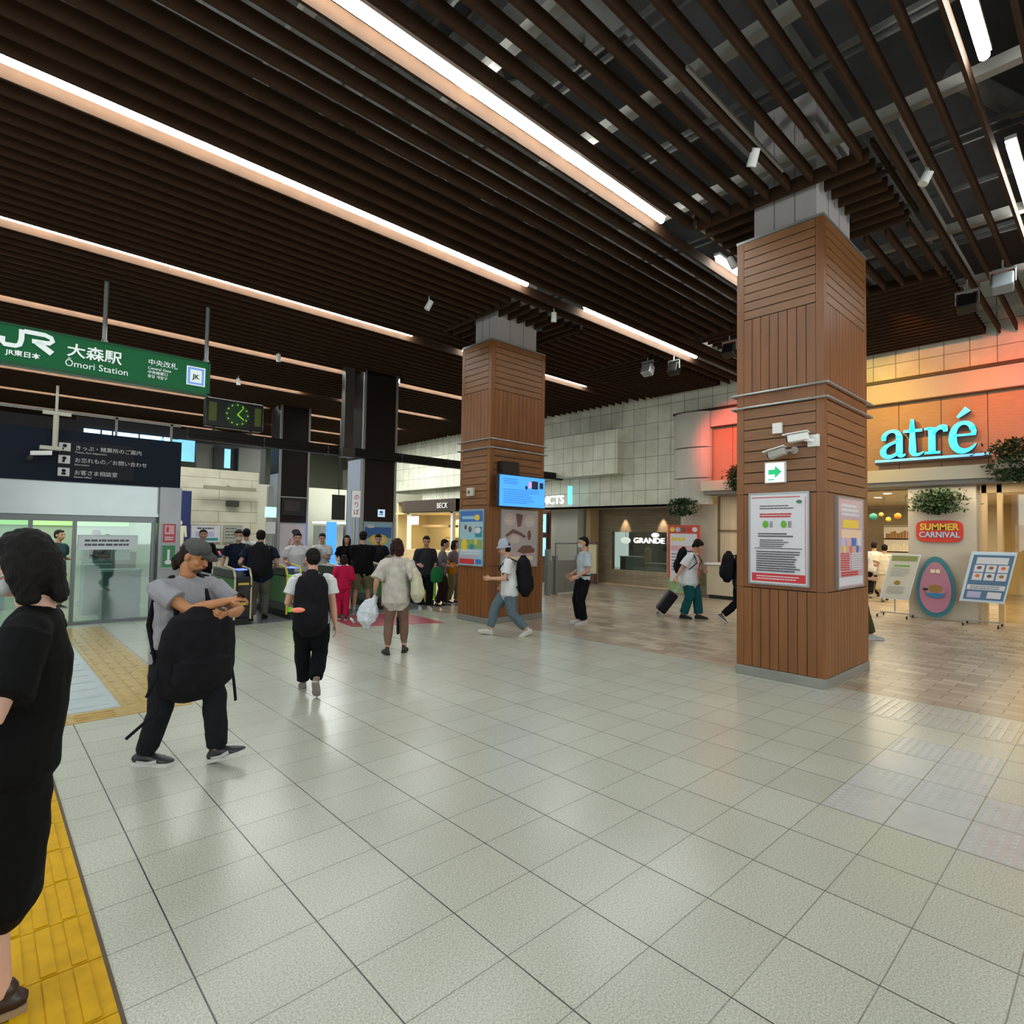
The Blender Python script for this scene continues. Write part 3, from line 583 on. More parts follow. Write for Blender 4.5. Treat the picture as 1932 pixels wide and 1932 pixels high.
for nm, m_, zz in (('board', mat('surf_teal', '#2b6f78', .4), (.06, 1.38, .40, .30, 15.27)), ('face', mat('surf_pink', '#a96f83', .4), (.16, 1.26, .33, .23, 15.255))):
    P = blob(zz[0], zz[1], zz[2], zz[3], 2.9, zz[4]); bm = BM(); A_ = [bm.verts.new(p) for p in P]; B_ = [bm.verts.new((p[0]+.02, p[1], p[2])) for p in P]; bm.faces.new(A_); bm.faces.new(B_[::-1])
    for i in range(len(P)): bm.faces.new((A_[i], A_[(i+1) % len(P)], B_[(i+1) % len(P)], B_[i]))
    obj(nm, bm, m_, t)
f = Flat((15.235, 3.25, .06), (0, -1, 0), (.066, 0, 1), .004); f.ell(mat('bowl_blue', '#2f6f96', .4), .36, .52, .17, .1); f.rect(mat('surf_pink', '', 0), .18, .53, .54, .63); f.ell(mat('food_brown', '#8a6a2a', .6), .36, .62, .13, .09); f.ell(dark, .18, .6, .05, .03); f.lines(cream, .27, .45, .95, 1.05, 1, .8, 0); f.done(t)
def stand(label, y, x, wd, z0, z1, tilt, face, draw):
    t = thing('poster_stand', label, 'sign stand', (x, y, 0)); tl = Vector((.12, 0, 1)).normalized() if 0 else Vector((.1, tilt, 1)).normalized()
    u = Vector((0, -1, 0)); v = tl; o = Vector((x, y+wd/2, z0)); n = u.cross(v); ht = z1-z0
    bm = BM(); obox(bm, o+u*wd/2+v*ht/2, u, v, n, wd, ht, .03); obj('board', bm, face, t, bevel=.004)
    bm = BM(); obox(bm, o+u*wd/2+v*ht/2-n*.004, u, v, n, wd+.04, ht+.04, .025); obj('frame', bm, mat('stand_frame', '#c6ccd0', .4, .3), t)
    bm = BM(); rod(bm, (x+.05, y, .12), (x+.06, y, z0+.2), .014, 8); rod(bm, (x+.05, y-.28, .09), (x+.05, y+.28, .09), .014, 8)
    for s in (-1, 1): rod(bm, (x-.2, y+s*.28, .06), (x+.3, y+s*.28, .06), .013, 8)
    obj('stand', bm, lightgrey, t)
    for s in (-1, 1):
        for q in (-.2, .3): bm = BM(); rod(bm, (x+q, y+s*.28-.012, .03), (x+q, y+s*.28+.012, .03), .03, 10); obj('caster', bm, black, t)
    f = Flat(o+n*.016, u, v); draw(f); f.done(t)
def d1(f):
    f.rect(mat('leafprint', '#7d8246', .5), .02, .86, .5, .98); f.lines(green, .1, .42, .72, .78, 1, .7, .1); f.lines(mat('print_grey', '#8d8c80', .5), .06, .46, .5, .7, 6, .3, .3); f.ell(mat('food_brown', '', 0), .24, .36, .06, .05); f.lines(mat('print_grey', '', 0), .08, .44, .1, .28, 5, .3, .2)
stand('white menu board on wheels with a leafy green header, left of the surfboard poster', 3.62, 15.1, .52, .42, 1.42, -.22, mat('menu_paper', '#bdb9a8', .45), d1)
def d2(f):
    f.rect(mat('print_navy', '#4a6a86', .5), .03, .03, .67, .97); f.rect(paper, .1, .78, .6, .92)
    for r in range(2):
        for c in range(3): f.rect(paper, .09+.19*c, .44+.17*r, .25+.19*c, .59+.17*r); f.ell([orange, brown, mat('food_brown', '', 0)][(r+c) % 3], .17+.19*c, .53+.17*r, .04, .035)
    f.rect(paper, .05, .24, .65, .4-.02*3); f.lines(ink, .1, .6, .25, .33, 2, .4, .1); f.rect(lav, .08, .07, .3, .2); f.rect(paper, .4, .07, .62, .2)
stand('blue and white menu board with six pictures on wheels, right of the surfboard poster', 2.08, 15.05, .68, .5, 1.52, -.2, mat('menu_blue', '#b9cfe0', .4), d2)
# plants
leaf = mat('leaf', '#263d16', .5, var=.4, scale=20); leaf2 = mat('leaf_dark', '#2a4019', .5, var=.4, scale=20)
def plant(x, y, z, wy, hz, label, drop, box_=True, n=1100):
    t = thing('hanging_planter', label, 'plant', (x, y, z))
    if box_: bm = BM(); box(bm, x-.1, x+.12, y-wy*.4, y+wy*.4, z-.16, z+.02); obj('trough', bm, mat('trough_stone', '#a59a82', .6), t)
    bm = BM(); rnd = random.Random(int(y*100))
    for i in range(n):
        a = rnd.gauss(0, .24); p = Vector((x-.05+rnd.gauss(0, .06), y+a*wy, z+rnd.uniform(-drop, hz)*(1-min(1, abs(a))*.4)))
        d = Vector((rnd.uniform(-1, .3), rnd.uniform(-1, 1), rnd.uniform(-.9, .8))).normalized(); s = d.orthogonal().normalized(); L = rnd.uniform(.06, .12)
        q = [p, p+d*L*.5+s*L*.28, p+d*L, p+d*L*.5-s*L*.28]; m_ = d.cross(s)*.012; vs = [bm.verts.new(v_) for v_ in (q[0], q[1]+m_, q[2], q[3]+m_)]; bm.faces.new(vs)
    obj('foliage', bm, leaf, t)
    bm = BM()
    for i in range(9):
        yy = y+rnd.uniform(-.45, .45)*wy; rod(bm, (x-.02, yy, z), (x-.08, yy+rnd.uniform(-.06, .06), z-drop*rnd.uniform(.5, 1)), .006, 5)
    obj('stem', bm, leaf2, t)
plant(15.05, 8.85, 2.62, .8, .2, 'leafy hanging planter left of the nearer pillar below the rounded pilaster', .28)
plant(15.3, 2.85, 2.62, .85, .22, 'leafy planter at the top of the stone column above the red sign', .28, False)
plant(14.8, 1.5, 3.32, .75, .42, 'bushy hanging plant on the canopy at the right edge', .4)
plant(14.85, 7.1, 3.3, .5, .35, 'bushy plant on the canopy just left of the nearer pillar', .3)
plant(14.9, 4.35, 3.32, .4, .12, 'small plant on the canopy just right of the nearer pillar', .1, False, 160)
# ================================================================ lower shop wall, farther part
brickw = brick_mat('stone_strip_wall', '#8f846f', '#a3967f', '#6a6152', .5, .09, .7, .003, (1, 2), .5, bump=.5)
bm = BM()
box(bm, 17, 17.2, 9.35, 10.62, 0, 2.72); box(bm, 17, 17.2, 12.92, 13.6, 0, 2.72); box(bm, 17, 17.2, 10.62, 12.92, 0, .5); box(bm, 17, 17.2, 10.62, 12.92, 1.86, 2.72)
struct('wall_right', bm, brickw, 'stone strip wall with the dark shop window')
bm = BM(); box(bm, 15.5, 17.4, 9.35, 31, 2.67, 2.72); struct('ceiling', bm, mat('soffit', '#8d8878', .6), 'soffit under the tiled wall')
bm = BM(); box(bm, 17.3, 18.6, 10.3, 13.3, .3, .35); box(bm, 18.6, 18.7, 10.3, 13.3, .3, 2.7); struct('wall_back', bm, mat('cafe_dark', '#231f1c', .7), 'dark back of the cafe')
bm = BM(); box(bm, 17.05, 17.08, 10.62, 12.92, .5, 1.86); struct('window_2', bm, glass_mat('cafe_glass', '#c9d2cf'), 'cafe window')
wg = mat('white_glow', '#fff6ee', .4, emit=1.2)
t = thing('window_sign', 'glowing white lettering inside the dark cafe window', 'sign', (17.0, 11.2, 1.5))
text('lettering', 'GRANDE', wg, t, (17.03, 11.98, 1.48), (0, -1, 0), Z, .26, .01, 'LEFT', .004, 1.2)
bm = BM(); bmesh.ops.create_uvsphere(bm, u_segments=14, v_segments=8, radius=.13, matrix=Matrix.Translation((17.05, 11.1, 1.76)) @ Matrix.Diagonal((.2, 1.2, .6, 1))); obj('emblem', bm, wg, t)
t = thing('pendant_lamp', 'small white glowing lamp at the left of the cafe window', 'lamp', (17.5, 12.6, 1.45)); bm = BM(); bmesh.ops.create_uvsphere(bm, u_segments=14, v_segments=8, radius=.15, matrix=Matrix.Translation((17.5, 12.65, 1.55)) @ Matrix.Diagonal((1, 1.3, .8, 1))); obj('shade', bm, wg, t, smooth=True); bm = BM(); rod(bm, (17.5, 12.65, 1.6), (17.5, 12.65, 2.6), .008, 6); obj('cord', bm, black, t)
for i, y in enumerate((12.35, 11.25)):
    t = thing('display_case', ['pale green display case in the cafe window, left one', 'pale green display case in the cafe window, right one'][i], 'display case', (17.6, y, .35)); bm = BM(); box(bm, 17.3, 17.9, y-.4, y+.4, .36, .75+.2*(1-i)); obj('case', bm, mat('case_green', '#6f8a88', .3), t, bevel=.01); bm = BM(); box(bm, 17.28, 17.92, y-.42, y+.42, .75+.2*(1-i), .78+.2*(1-i)); obj('top', bm, white, t)
bm = BM(); bmesh.ops.create_cone(bm, cap_ends=True, segments=14, radius1=.13, radius2=.12, depth=.35, matrix=Matrix.Translation((17.6, 11.75, .95))); bmesh.ops.create_uvsphere(bm, u_segments=12, v_segments=8, radius=.13, matrix=Matrix.Translation((17.6, 11.75, 1.2))); tag(obj('bread_basket', bm, mat('basket', '#a58a5a', .7)), 'brown basket between the two pale display cases', 'basket')
t = thing('menu_stand', 'narrow white menu stand with a dark top beside the stone strip wall', 'sign stand', (16.6, 13.3, 0)); bm = BM(); box(bm, 16.15, 16.2, 12.95, 13.3, .35, 1.45); obj('board', bm, cream, t); bm = BM(); box(bm, 16.13, 16.22, 12.93, 13.32, 1.4, 1.5); box(bm, 16.1, 16.3, 13.0, 13.25, 0, .35); obj('stand', bm, brown, t)
# white block, station store sign, screens left of the stone wall
bm = BM(); box(bm, 16.0, 17.0, 13.7, 15.2, .0, 2.67); struct('wall_right', bm, mat('store_white', '#b9b9ab', .6), 'pale store wall block')
bm = BM(); box(bm, 16.3, 16.8, 13.35, 13.55, 0, 2.67); tag(obj('wall_post', bm, mat('post_cream', '#b09a70', .5)), 'cream post between the pale block and the stone strip wall', 'post')
t = thing('store_sign', 'white lit store sign with a cyan end beside the farther pillar', 'sign', (15.3, 14, 2.8)); gw = mat('store_glow', '#eef7fb', .4, emit=.8)
text('lettering', 'MCTS', gw, t, (15.05, 14.60, 2.82), (0, -1, 0), Z, .42, .02, 'LEFT', .006, 1.0)
bm = BM(); box(bm, 15.0, 15.1, 13.18, 13.3, 2.78, 3.42); obj('end_strip', bm, mat('cyan_strip', '#5fd0ea', .4, emit=.9), t)
bm = BM(); box(bm, 15.12, 15.16, 13.18, 14.7, 2.72, 2.78); obj('base_rail', bm, white, t)
sb = mat('screen_cyan', '#8fdcf2', .3, emit=.7)
for i, (z0, z1) in enumerate(((.95, 1.6), (1.8, 2.45))):
    t = thing('ad_screen', ['lower pale blue screen just right of the farther pillar', 'upper pale blue screen just right of the farther pillar'][i], 'screen', (14.9, 14.6, z0))
    bm = BM(); box(bm, 14.9, 14.96, 14.25, 15.1, z0, z1); obj('screen', bm, sb, t); bm = BM(); box(bm, 14.92, 15.0, 14.2, 15.15, z0-.06, z1+.06); obj('casing', bm, mat('casing_brown', '#4a2f22', .5), t); f = Flat((14.9, 15.05, z0), (0, -1, 0), Z); f.lines(lb, .35, .7, .1, .5, 3, .5, .1); f.done(t)
bm = BM(); box(bm, 15.01, 15.08, 14.15, 15.2, 0, 2.6); tag(obj('screen_wall', bm, mat('screen_wall_brown', '#5f3d2a', .6)), 'brown panel carrying the two pale blue screens', 'panel')
t = thing('steel_barrier', 'brushed steel barrier with a glass top rail right of the farther pillar', 'barrier', (12.4, 11.2, 0))
bs = mat('brushed_steel', '#8f9294', .35, .8, var=.1, scale=6, stretch=(6, 6, .3))
bm = BM(); box(bm, 11.9, 13.1, 11.25, 11.3, .05, .98); obj('panel', bm, bs, t)
for x in (11.85, 12.15, 13.15): bm = BM(); box(bm, x, x+.09, 11.2, 11.36, 0, 1.12 if x > 12 else 1.3); obj('post', bm, bs, t, bevel=.005)
bm = BM(); box(bm, 12.2, 13.2, 11.26, 11.29, 1.45, 1.49); box(bm, 12.2, 12.24, 11.26, 11.29, 1.0, 1.47); box(bm, 13.16, 13.2, 11.26, 11.29, 1.0, 1.47); obj('top_rail', bm, bs, t)
bm = BM(); box(bm, 11.2, 11.5, 11.9, 12.2, 0, 1.05); box(bm, 11.22, 11.48, 11.88, 12.18, 1.05, 1.2); tag(obj('recycling_bin', bm, mat('bin_green', '#3f7a2c', .5), bevel=.02), 'slim green bin just right of the farther pillar', 'bin')
# red bordered board, counter and curtain wall left of the nearer pillar
bm = BM(); box(bm, 15.75, 15.95, 8.25, 9.35, 0, 2.67); struct('wall_right', bm, stone, 'pale wall under the rounded pilaster')
t = thing('event_board', 'tall poster board with a red border behind the person in teal trousers', 'sign', (15.0, 8.85, 0))
bm = BM(); box(bm, 15.0, 15.06, 8.32, 9.32, .06, 2.06); obj('board', bm, mat('board_red', '#b5452f', .5), t)
f = Flat((15.0, 9.32, .06), (0, -1, 0), Z); f.rect(paper, .07, .5, .93, 1.75); f.rect(mat('print_palegreen', '#7f9a66', .5), .0, .02, 1.0, .45); f.rect(paper, .07, .35, .93, .6); f.lines(yell, .12, .6, 1.52, 1.66, 1, .7, .1); f.rect(pink, .1, 1.25, .8, 1.4); f.lines(ink, .12, .85, .65, 1.2, 6, .3, .3)
for i in range(5): f.ell([yell, lav, brown, red, paper][i], .14+.18*i, 1.87, .08, .07)
f.done(t); bm = BM(); box(bm, 14.95, 15.12, 8.3, 9.34, 0, .06); obj('foot', bm, steel, t)
bm = BM(); box(bm, 16.0, 16.1, 6.4, 8.25, 0, 2.95); struct('window_3', bm, mat('curtain_window', '#c9b79a', .5, var=.15, scale=4, stretch=(1, 6, .1)), 'curtained shop window')
bm = BM()
for y in (6.4, 7.0, 7.55, 8.2): box(bm, 15.94, 16.0, y, y+.05, 0, 2.95)
box(bm, 15.94, 16.0, 6.4, 8.25, 1.9, 1.94); struct('trim_9', bm, mat('mullion', '#6b5a45', .5))
t = thing('counter', 'low cream counter with a dark base behind the walking person by the nearer pillar', 'counter', (15.4, 7.4, 0)); bm = BM(); box(bm, 15.2, 15.7, 6.6, 8.2, .1, .95); obj('body', bm, mat('counter_cream', '#b9ac92', .5), t, bevel=.01); bm = BM(); box(bm, 15.15, 15.75, 6.55, 8.25, .95, 1.0); obj('top', bm, white, t); bm = BM(); box(bm, 15.25, 15.65, 6.65, 8.15, 0, .1); obj('base', bm, dark, t)
# ================================================================ kiosk
t = thing('kiosk', 'warmly lit kiosk with a dark brown fascia behind the farther pillar', 'kiosk', (14.5, 19.7, 0))
dkb = mat('kiosk_brown', '#3a2a22', .5); kc = mat('kiosk_cream', '#d8c596', .6)
bm = BM(); n = 12
P = [(13.4+.9*(1-math.sin(math.pi/2*min(1, (22.4-y)/1.2)))**1 if y > 21.2 else 13.4, y) for y in [22.4-.4*i for i in range(13)]]
for i in range(12):
    (xa, ya), (xb, yb) = P[i], P[i+1]
    v = [bm.verts.new(q) for q in ((xa, ya, 2.58), (xb, yb, 2.58), (xb, yb, 3.06), (xa, ya, 3.06), (xa+.3, ya, 2.58), (xb+.3, yb, 2.58), (xb+.3, yb, 3.06), (xa+.3, ya, 3.06))]
    for q in ((0, 1, 2, 3), (3, 2, 6, 7), (0, 4, 5, 1), (4, 7, 6, 5)): bm.faces.new([v[k] for k in q])
box(bm, 13.7, 15.5, 17.6, 22.2, 3.0, 3.06); obj('fascia', bm, dkb, t)
bm = BM(); box(bm, 15.3, 15.4, 17.6, 22.2, 0, 3.0); box(bm, 13.7, 15.3, 17.5, 17.6, 0, 3); box(bm, 13.7, 15.3, 22.2, 22.3, 0, 3); box(bm, 13.5, 15.3, 17.6, 22.2, 2.5, 2.56); obj('inner_wall', bm, kc, t)
bm = BM(); box(bm, 13.45, 13.95, 17.6, 21.4, 0, 1.0); obj('counter', bm, mat('kiosk_counter', '#c9ad86', .5), t)
for y in (21.0, 17.9): bm = BM(); box(bm, 13.5, 13.64, y, y+.14, 0, 2.58); obj('post', bm, white, t)
bm = BM(); box(bm, 13.9, 14.4, 18.7, 20.6, 1.95, 2.05); box(bm, 15.0, 15.3, 18, 20.4, 1.5, 1.54); obj('shelf', bm, mat('kiosk_shelf', '#8a7350', .6), t)
text('lettering', 'BECK', mat('letter_grey', '#c2c0bc', .5, emit=.3), t, (13.37, 18.8, 2.7), (0, -1, 0), Z, .3, .01)
bm = BM(); box(bm, 13.44, 13.46, 20.2, 20.9, 2.05, 2.4); obj('lit_panel', bm, mat('kiosk_panel', '#eef6ee', .5, emit=.8), t)
# ================================================================ dark pillars, beam, poles
def dark_pillar(y, top, label):
    t = thing('dark_pillar', label, 'pillar', (8.15, y, 0), group='dark pillars beyond the gates')
    bm = BM(); box(bm, 7.66, 8.6, y, y+.8, 2.0, top); obj('cladding', bm, mat('dark_cladding', '#170f0c', .4, spec=.25, var=.1, scale=2), t)
    bm = BM()
    for x in (7.6, 8.6): box(bm, x, x+.07, y-.02, y+.84, 0, top)
    box(bm, 7.6, 8.67, y+.8, y+.85, 0, top); obj('steel_edge', bm, steel, t)
    bm = BM(); box(bm, 7.59, 7.598, y+.06, y+.8, 3.7, top); obj('upper_side', bm, MATS['dark_cladding'], t)
    bm = BM(); box(bm, 7.59, 7.598, y+.06, y+.8, .0, 3.7); obj('side_panel', bm, mat('blue_grey_panel', '#838c9b', .45), t)
    bm = BM(); box(bm, 7.66, 8.6, y+.01, y+.8, 0, 2.0); obj('base_panel', bm, mat('base_grey', '#8b8f8c', .5), t)
    return t
dark_pillar(14.2, 6.5, 'nearer of the two dark brown pillars beyond the ticket gates'); dark_pillar(20.1, 6.5, 'farther dark brown pillar beyond the ticket gates, right of the green clock')
t, f = board('blue_poster', 'blue and yellow poster at the foot of the nearer dark pillar', 'poster', (7.7, 14.19, 1.05), (1, 0, 0), Z, .86, .93, sky, steel, depth=.012)
f.rect(blue, .02, .5, .84, .8); f.ell(yell, .44, .45, .3, .16); f.ell(cream, .44, .45, .22, .1); f.ell(paper, .2, .82, .12, .05); f.done(t)
t, f = board('portrait_poster', 'large pale poster of a man in a grey shirt resting his chin on his hand', 'poster', (7.68, 20.08, .5), (1, 0, 0), Z, .92, 1.45, mat('poster_rose', '#b3a6a8', .4), steel, depth=.012)
sk = mat('print_skin', '#a5796a', .6); f.poly(mat('print_shirt', '#75767a', .6), [(.3, .3), (.86, .3), (.9, .62), (.75, .82), (.5, .84), (.36, .6)]); f.rect(mat('print_dark', '#1d2230', .6), .3, .05, .86, .32); f.ell(sk, .58, 1.0, .14, .2); f.ell(mat('print_hair', '#241b1a', .6), .56, 1.17, .15, .1); f.poly(sk, [(.22, .55), (.34, .5), (.42, .9), (.36, .95)]); f.done(t)
t, f = board('wing_sign', 'small pale blue and white square sign on the nearer dark pillar', 'sign', (8.1, 14.19, 2.14), (1, 0, 0), Z, .22, .2, mat('sign_ice', '#b9d6ee', .4, emit=.5), steel, fw_=.01, depth=.012)
f.lines(blue, .04, .18, .04, .09, 1, .6, 0); f.ell(blue, .11, .13, .06, .035); f.done(t)
t = thing('wall_monitor', 'black framed monitor above the portrait poster on the farther dark pillar', 'screen', (8.1, 20.0, 2.2)); bm = BM(); box(bm, 7.7, 8.5, 19.96, 20.1, 2.25, 2.85); obj('casing', bm, black, t); bm = BM(); box(bm, 7.76, 8.3, 19.95, 19.96, 2.4, 2.75); obj('screen', bm, mat('monitor_off', '#2b2728', .2), t); bm = BM(); box(bm, 7.66, 8.56, 19.94, 20.1, 2.86, 2.9); obj('top_bar', bm, steel, t)
t, f = board('vertical_sign', 'narrow white vertical sign with red characters left of the nearer dark pillar', 'sign', (7.28, 14.15, 2.1), (1, 0, 0), Z, .25, .72, mat('sign_milk', '#c9cccb', .4, emit=.25), steel, fw_=.01)
for i, c in enumerate('のりば'): text('lettering', c, red, t, (7.33, 14.11, 2.58-.2*i), (1, 0, 0), Z, .17, .002)
bm = BM(); rod(bm, (7.4, 14.2, 0), (7.4, 14.2, 2.8), .04, 8); obj('post', bm, steel, t); f.done(t)
t = thing('steel_post', 'slim steel post with small lit signs left of the farther dark pillar', 'post', (7.1, 19.9, 0)); bm = BM(); box(bm, 7.15, 7.32, 19.8, 19.95, 0, 3.2); obj('post', bm, steel, t); bm = BM(); box(bm, 7.05, 7.42, 19.76, 19.8, 2.15, 2.5); obj('lit_sign', bm, mat('sign_aqua', '#a7e3d6', .4, emit=.7), t); bm = BM(); box(bm, 7.08, 7.4, 19.75, 19.8, 1.6, 2.0); obj('notice', bm, paper, t)
beamm = mat('beam_brown', '#120d0b', .5, spec=.25)
t = thing('overhead_beam', 'long dark beam spanning above the ticket gates, carrying the clock', 'beam', (7, 14.1, 3.75)); bm = BM(); box(bm, 3.3, 15.5, 13.98, 14.12, 3.70, 3.94); box(bm, 3.3, 15.5, 13.95, 14.15, 3.78, 3.81); obj('beam', bm, beamm, t)
bm = BM(); [box(bm, x, x+.02, 13.96, 14.14, 3.69, 3.95) for x in (4.9, 6.5, 8.7, 10.3, 12)]; obj('joint', bm, mat('joint_brown', '#5a4a44', .5), t)
for (x, y, z0, z1, r, lab) in ((6.98, 13.9, 3.9, 6.02, .13, 'thick dark post rising from the overhead beam to the slats'),):
    bm = BM(); box(bm, x-r, x+r, y-.1, y+.1, z0, z1); box(bm, x-r-.05, x+r+.05, y-.13, y+.13, z0-.25, z0); tag(obj('support_post', bm, mat('post_grey', '#4b4744', .35, .5), bevel=.01), lab, 'post')
t = thing('wall_clock', 'rectangular black display clock with glowing green dial on the overhead beam', 'clock', (4.2, 14, 3.95))
bm = BM(); box(bm, 3.6, 4.84, 13.88, 14.1, 4.02, 4.66); obj('casing', bm, mat('clock_case', '#10160f', .35), t, bevel=.02)
cg = mat('clock_green', '#7aa81e', .4, emit=.6); cgd = mat('clock_dial', '#0f3a1c', .4, emit=.12)
f = Flat((3.6, 13.88, 4.02), (1, 0, 0), Z); f.ell(cgd, .66, .33, .27, .27, 32); f.rect(mat('clock_olive', '#3c4a14', .4, emit=.25), .06, .12, .22, .54); f.rect(mat('clock_olive', '', 0), 1.04, .12, 1.18, .54)
for i in range(12):
    a = math.pi*i/6; f.ell(cg, .66+.225*math.sin(a), .33+.225*math.cos(a), .018, .018, 10)
f.done(t, 'dial')
f = Flat((3.6, 13.872, 4.02), (1, 0, 0), Z)
for ang, L, w_ in ((math.radians(38), .22, .014), (math.radians(128), .18, .018)):
    s, c = math.sin(ang), math.cos(ang); f.poly(cg, [(.66-c*w_, .33+s*w_), (.66+c*w_, .33-s*w_), (.66+s*L+c*w_*.5, .33+c*L-s*w_*.5), (.66+s*L-c*w_*.5, .33+c*L+s*w_*.5)])
f.done(t, 'hand'); bm = BM(); rod(bm, (3.8, 14, 3.9), (3.8, 14, 4.04), .03, 8); rod(bm, (4.6, 14, 3.9), (4.6, 14, 4.04), .03, 8); obj('bracket', bm, dark, t)
# ================================================================ green station sign
jg = mat('sign_green', '#0b5a32', .4, spec=.3, emit=.05); sw = mat('sign_letters', '#cfd9d6', .4, emit=.22)
t = thing('station_sign', 'long green station name sign hanging from two poles at the left', 'sign', (1.4, 12.1, 4.3))
bm = BM(); box(bm, -2.2, 3.16, 12.1, 12.26, 4.33, 4.93); obj('panel', bm, jg, t, bevel=.01); bm = BM(); box(bm, -2.21, 3.18, 12.09, 12.27, 4.29, 4.34); box(bm, -2.21, 3.18, 12.09, 12.27, 4.92, 4.95); box(bm, 3.15, 3.19, 12.09, 12.27, 4.3, 4.95); obj('edge', bm, mat('sign_edge_green', '#0a4a2a', .4), t)
for x in (1.5, 3.13): bm = BM(); rod(bm, (x, 12.18, 4.95), (x, 12.18, 6.25), .035, 12); rod(bm, (x, 12.18, 4.93), (x, 12.18, 5.02), .07, 12, .04); obj('hanging_pole', bm, steel, t)
bm = BM(); yS = 12.085
jx = .17
stroke(bm, [(jx, yS, 4.72), (jx, yS, 4.64), (jx+.03, yS, 4.60), (jx+.16, yS, 4.60), (jx+.21, yS, 4.63), (jx+.23, yS, 4.72), (jx+.23, yS, 4.88)], [.035]*7, (0, -1, 0), .006)
stroke(bm, [(jx+.26, yS, 4.86), (jx+.52, yS, 4.86), (jx+.60, yS, 4.83), (jx+.62, yS, 4.78), (jx+.58, yS, 4.735), (jx+.36, yS, 4.725)], [.035]*6, (0, -1, 0), .006)
stroke(bm, [(jx+.42, yS, 4.72), (jx+.62, yS, 4.575)], [.045, .045], (0, -1, 0), .006); obj('logo', bm, sw, t)
text('lettering', 'JR東日本', sw, t, (.22, yS, 4.45), (1, 0, 0), Z, .10, .003, 'LEFT', .002, 1.1)
text('lettering', '大森駅', sw, t, (.98, yS, 4.61), (1, 0, 0), Z, .24, .003, 'LEFT', .004, 1.08); text('lettering', 'Ōmori Station', sw, t, (.96, yS, 4.42), (1, 0, 0), Z, .155, .003, 'LEFT', .0, 1.0)
text('lettering', '中央改札', sw, t, (2.15, yS, 4.70), (1, 0, 0), Z, .12, .003); text('lettering', 'Central Gate', sw, t, (2.15, yS, 4.61), (1, 0, 0), Z, .07, .003); text('lettering', '中央検票口', sw, t, (2.15, yS, 4.535), (1, 0, 0), Z, .065, .003); text('lettering', '중앙 개찰구', sw, t, (2.15, yS, 4.46), (1, 0, 0), Z, .065, .003)
f = Flat((2.78, 12.088, 4.45), (1, 0, 0), Z); pb = mat('logo_blue', '#5b86c4', .4, emit=.4); f.rect(sw, 0, 0, .32, .36); f.rect(pb, .02, .02, .30, .34); f.rect(sw, .06, .06, .26, .30); f.done(t, 'line_mark'); text('lettering', 'JK', mat('logo_ink', '#20242c', .5), t, (2.94, 12.08, 4.58), (1, 0, 0), Z, .12, .002, 'CENTER', .003)
# ================================================================ station office
ss = mat('office_steel', '#8f9696', .25, .7, var=.06, scale=1.5); navy = mat('navy_board', '#0f1826', .6, spec=.15)
bm = BM(); box(bm, -6, 2.82, 12.55, 12.8, 1.98, 2.5); box(bm, -6, 2.82, 12.5, 12.8, 1.93, 1.99); struct('wall_left', bm, ss, 'stainless fascia of the station office')
t = thing('fascia_board', 'dark navy board above the station office with white pictograms and lines of text', 'sign', (-1, 12.5, 2.5)); bm = BM(); box(bm, -6, 2.82, 12.42, 12.8, 2.5, 3.38); obj('panel', bm, navy, t)
bm = BM(); box(bm, .95, 2.05, 12.405, 12.42, 2.56, 3.2); obj('plate', bm, mat('plate_dark', '#1f2026', .6, spec=.15), t)
ic = mat('icon_pale', '#a9aaa8', .5, emit=.12)
f = Flat((.98, 12.405, 2.56), (1, 0, 0), Z)
for i in range(3):
    f.rect(ic, -.02, .46-.215*i, .14, .60-.215*i); f.ell(navy, .06, .55-.215*i, .03, .03); f.rect(navy, .03, .48-.215*i, .05+.02*i, .52-.215*i)
f.done(t, 'pictogram')
for i, (a, b) in enumerate((('きっぷ・精算所のご案内', 'Tickets, Fare Adjustment'), ('お忘れもの／お問い合わせ', 'Information'), ('お客さま相談室', 'Station Office'))):
    text('lettering', a, ic, t, (1.18, 12.40, 3.06-.215*i), (1, 0, 0), Z, .09, .002); text('lettering', b, ic, t, (1.18, 12.40, 3.0-.215*i), (1, 0, 0), Z, .045, .002)
bm = BM(); box(bm, -6, 2.9, 12.81, 17.5, 2.5, 2.6); struct('ceiling', bm, white, 'office ceiling')
bm = BM(); box(bm, 2.50, 2.86, 12.45, 12.95, 0, 2.5); struct('trim_10', bm, mat('jamb_grey', '#77797a', .3, .5, var=.1, scale=2), 'grey metal jamb of the office front')
bm = BM(); box(bm, 2.80, 2.9, 12.95, 17.5, 0, 2.5); struct('wall_right', bm, mat('office_side', '#a4a89c', .6), 'side wall of the station office')
bm = BM()
for x in (-1.6, -.5, .62, 1.22, 2.42): box(bm, x, x+.06, 12.62, 12.7, 0, 1.95)
box(bm, -6, 2.5, 12.6, 12.72, 1.82, 1.95); box(bm, -6, 2.5, 12.6, 12.72, 0, .05); struct('door_2', bm, mat('frame_dark_steel', '#5a5f5e', .3, .7), 'sliding glass doors of the station office')
gl = glass_mat('office_glass', '#dcebe6', .12)
for i, (a, b) in enumerate(((-6, -1.6), (-1.54, -.5), (-.44, .62), (1.28, 2.42))):
    bm = BM(); box(bm, a, b, 12.65, 12.665, .05, 1.82); struct('window_%d' % (4+i), bm, gl)
bm = BM(); box(bm, -6, 2.8, 17.3, 17.4, 0, 2.5); struct('wall_back', bm, mat('office_back', '#b3bfa9', .6), 'back wall of the station office')
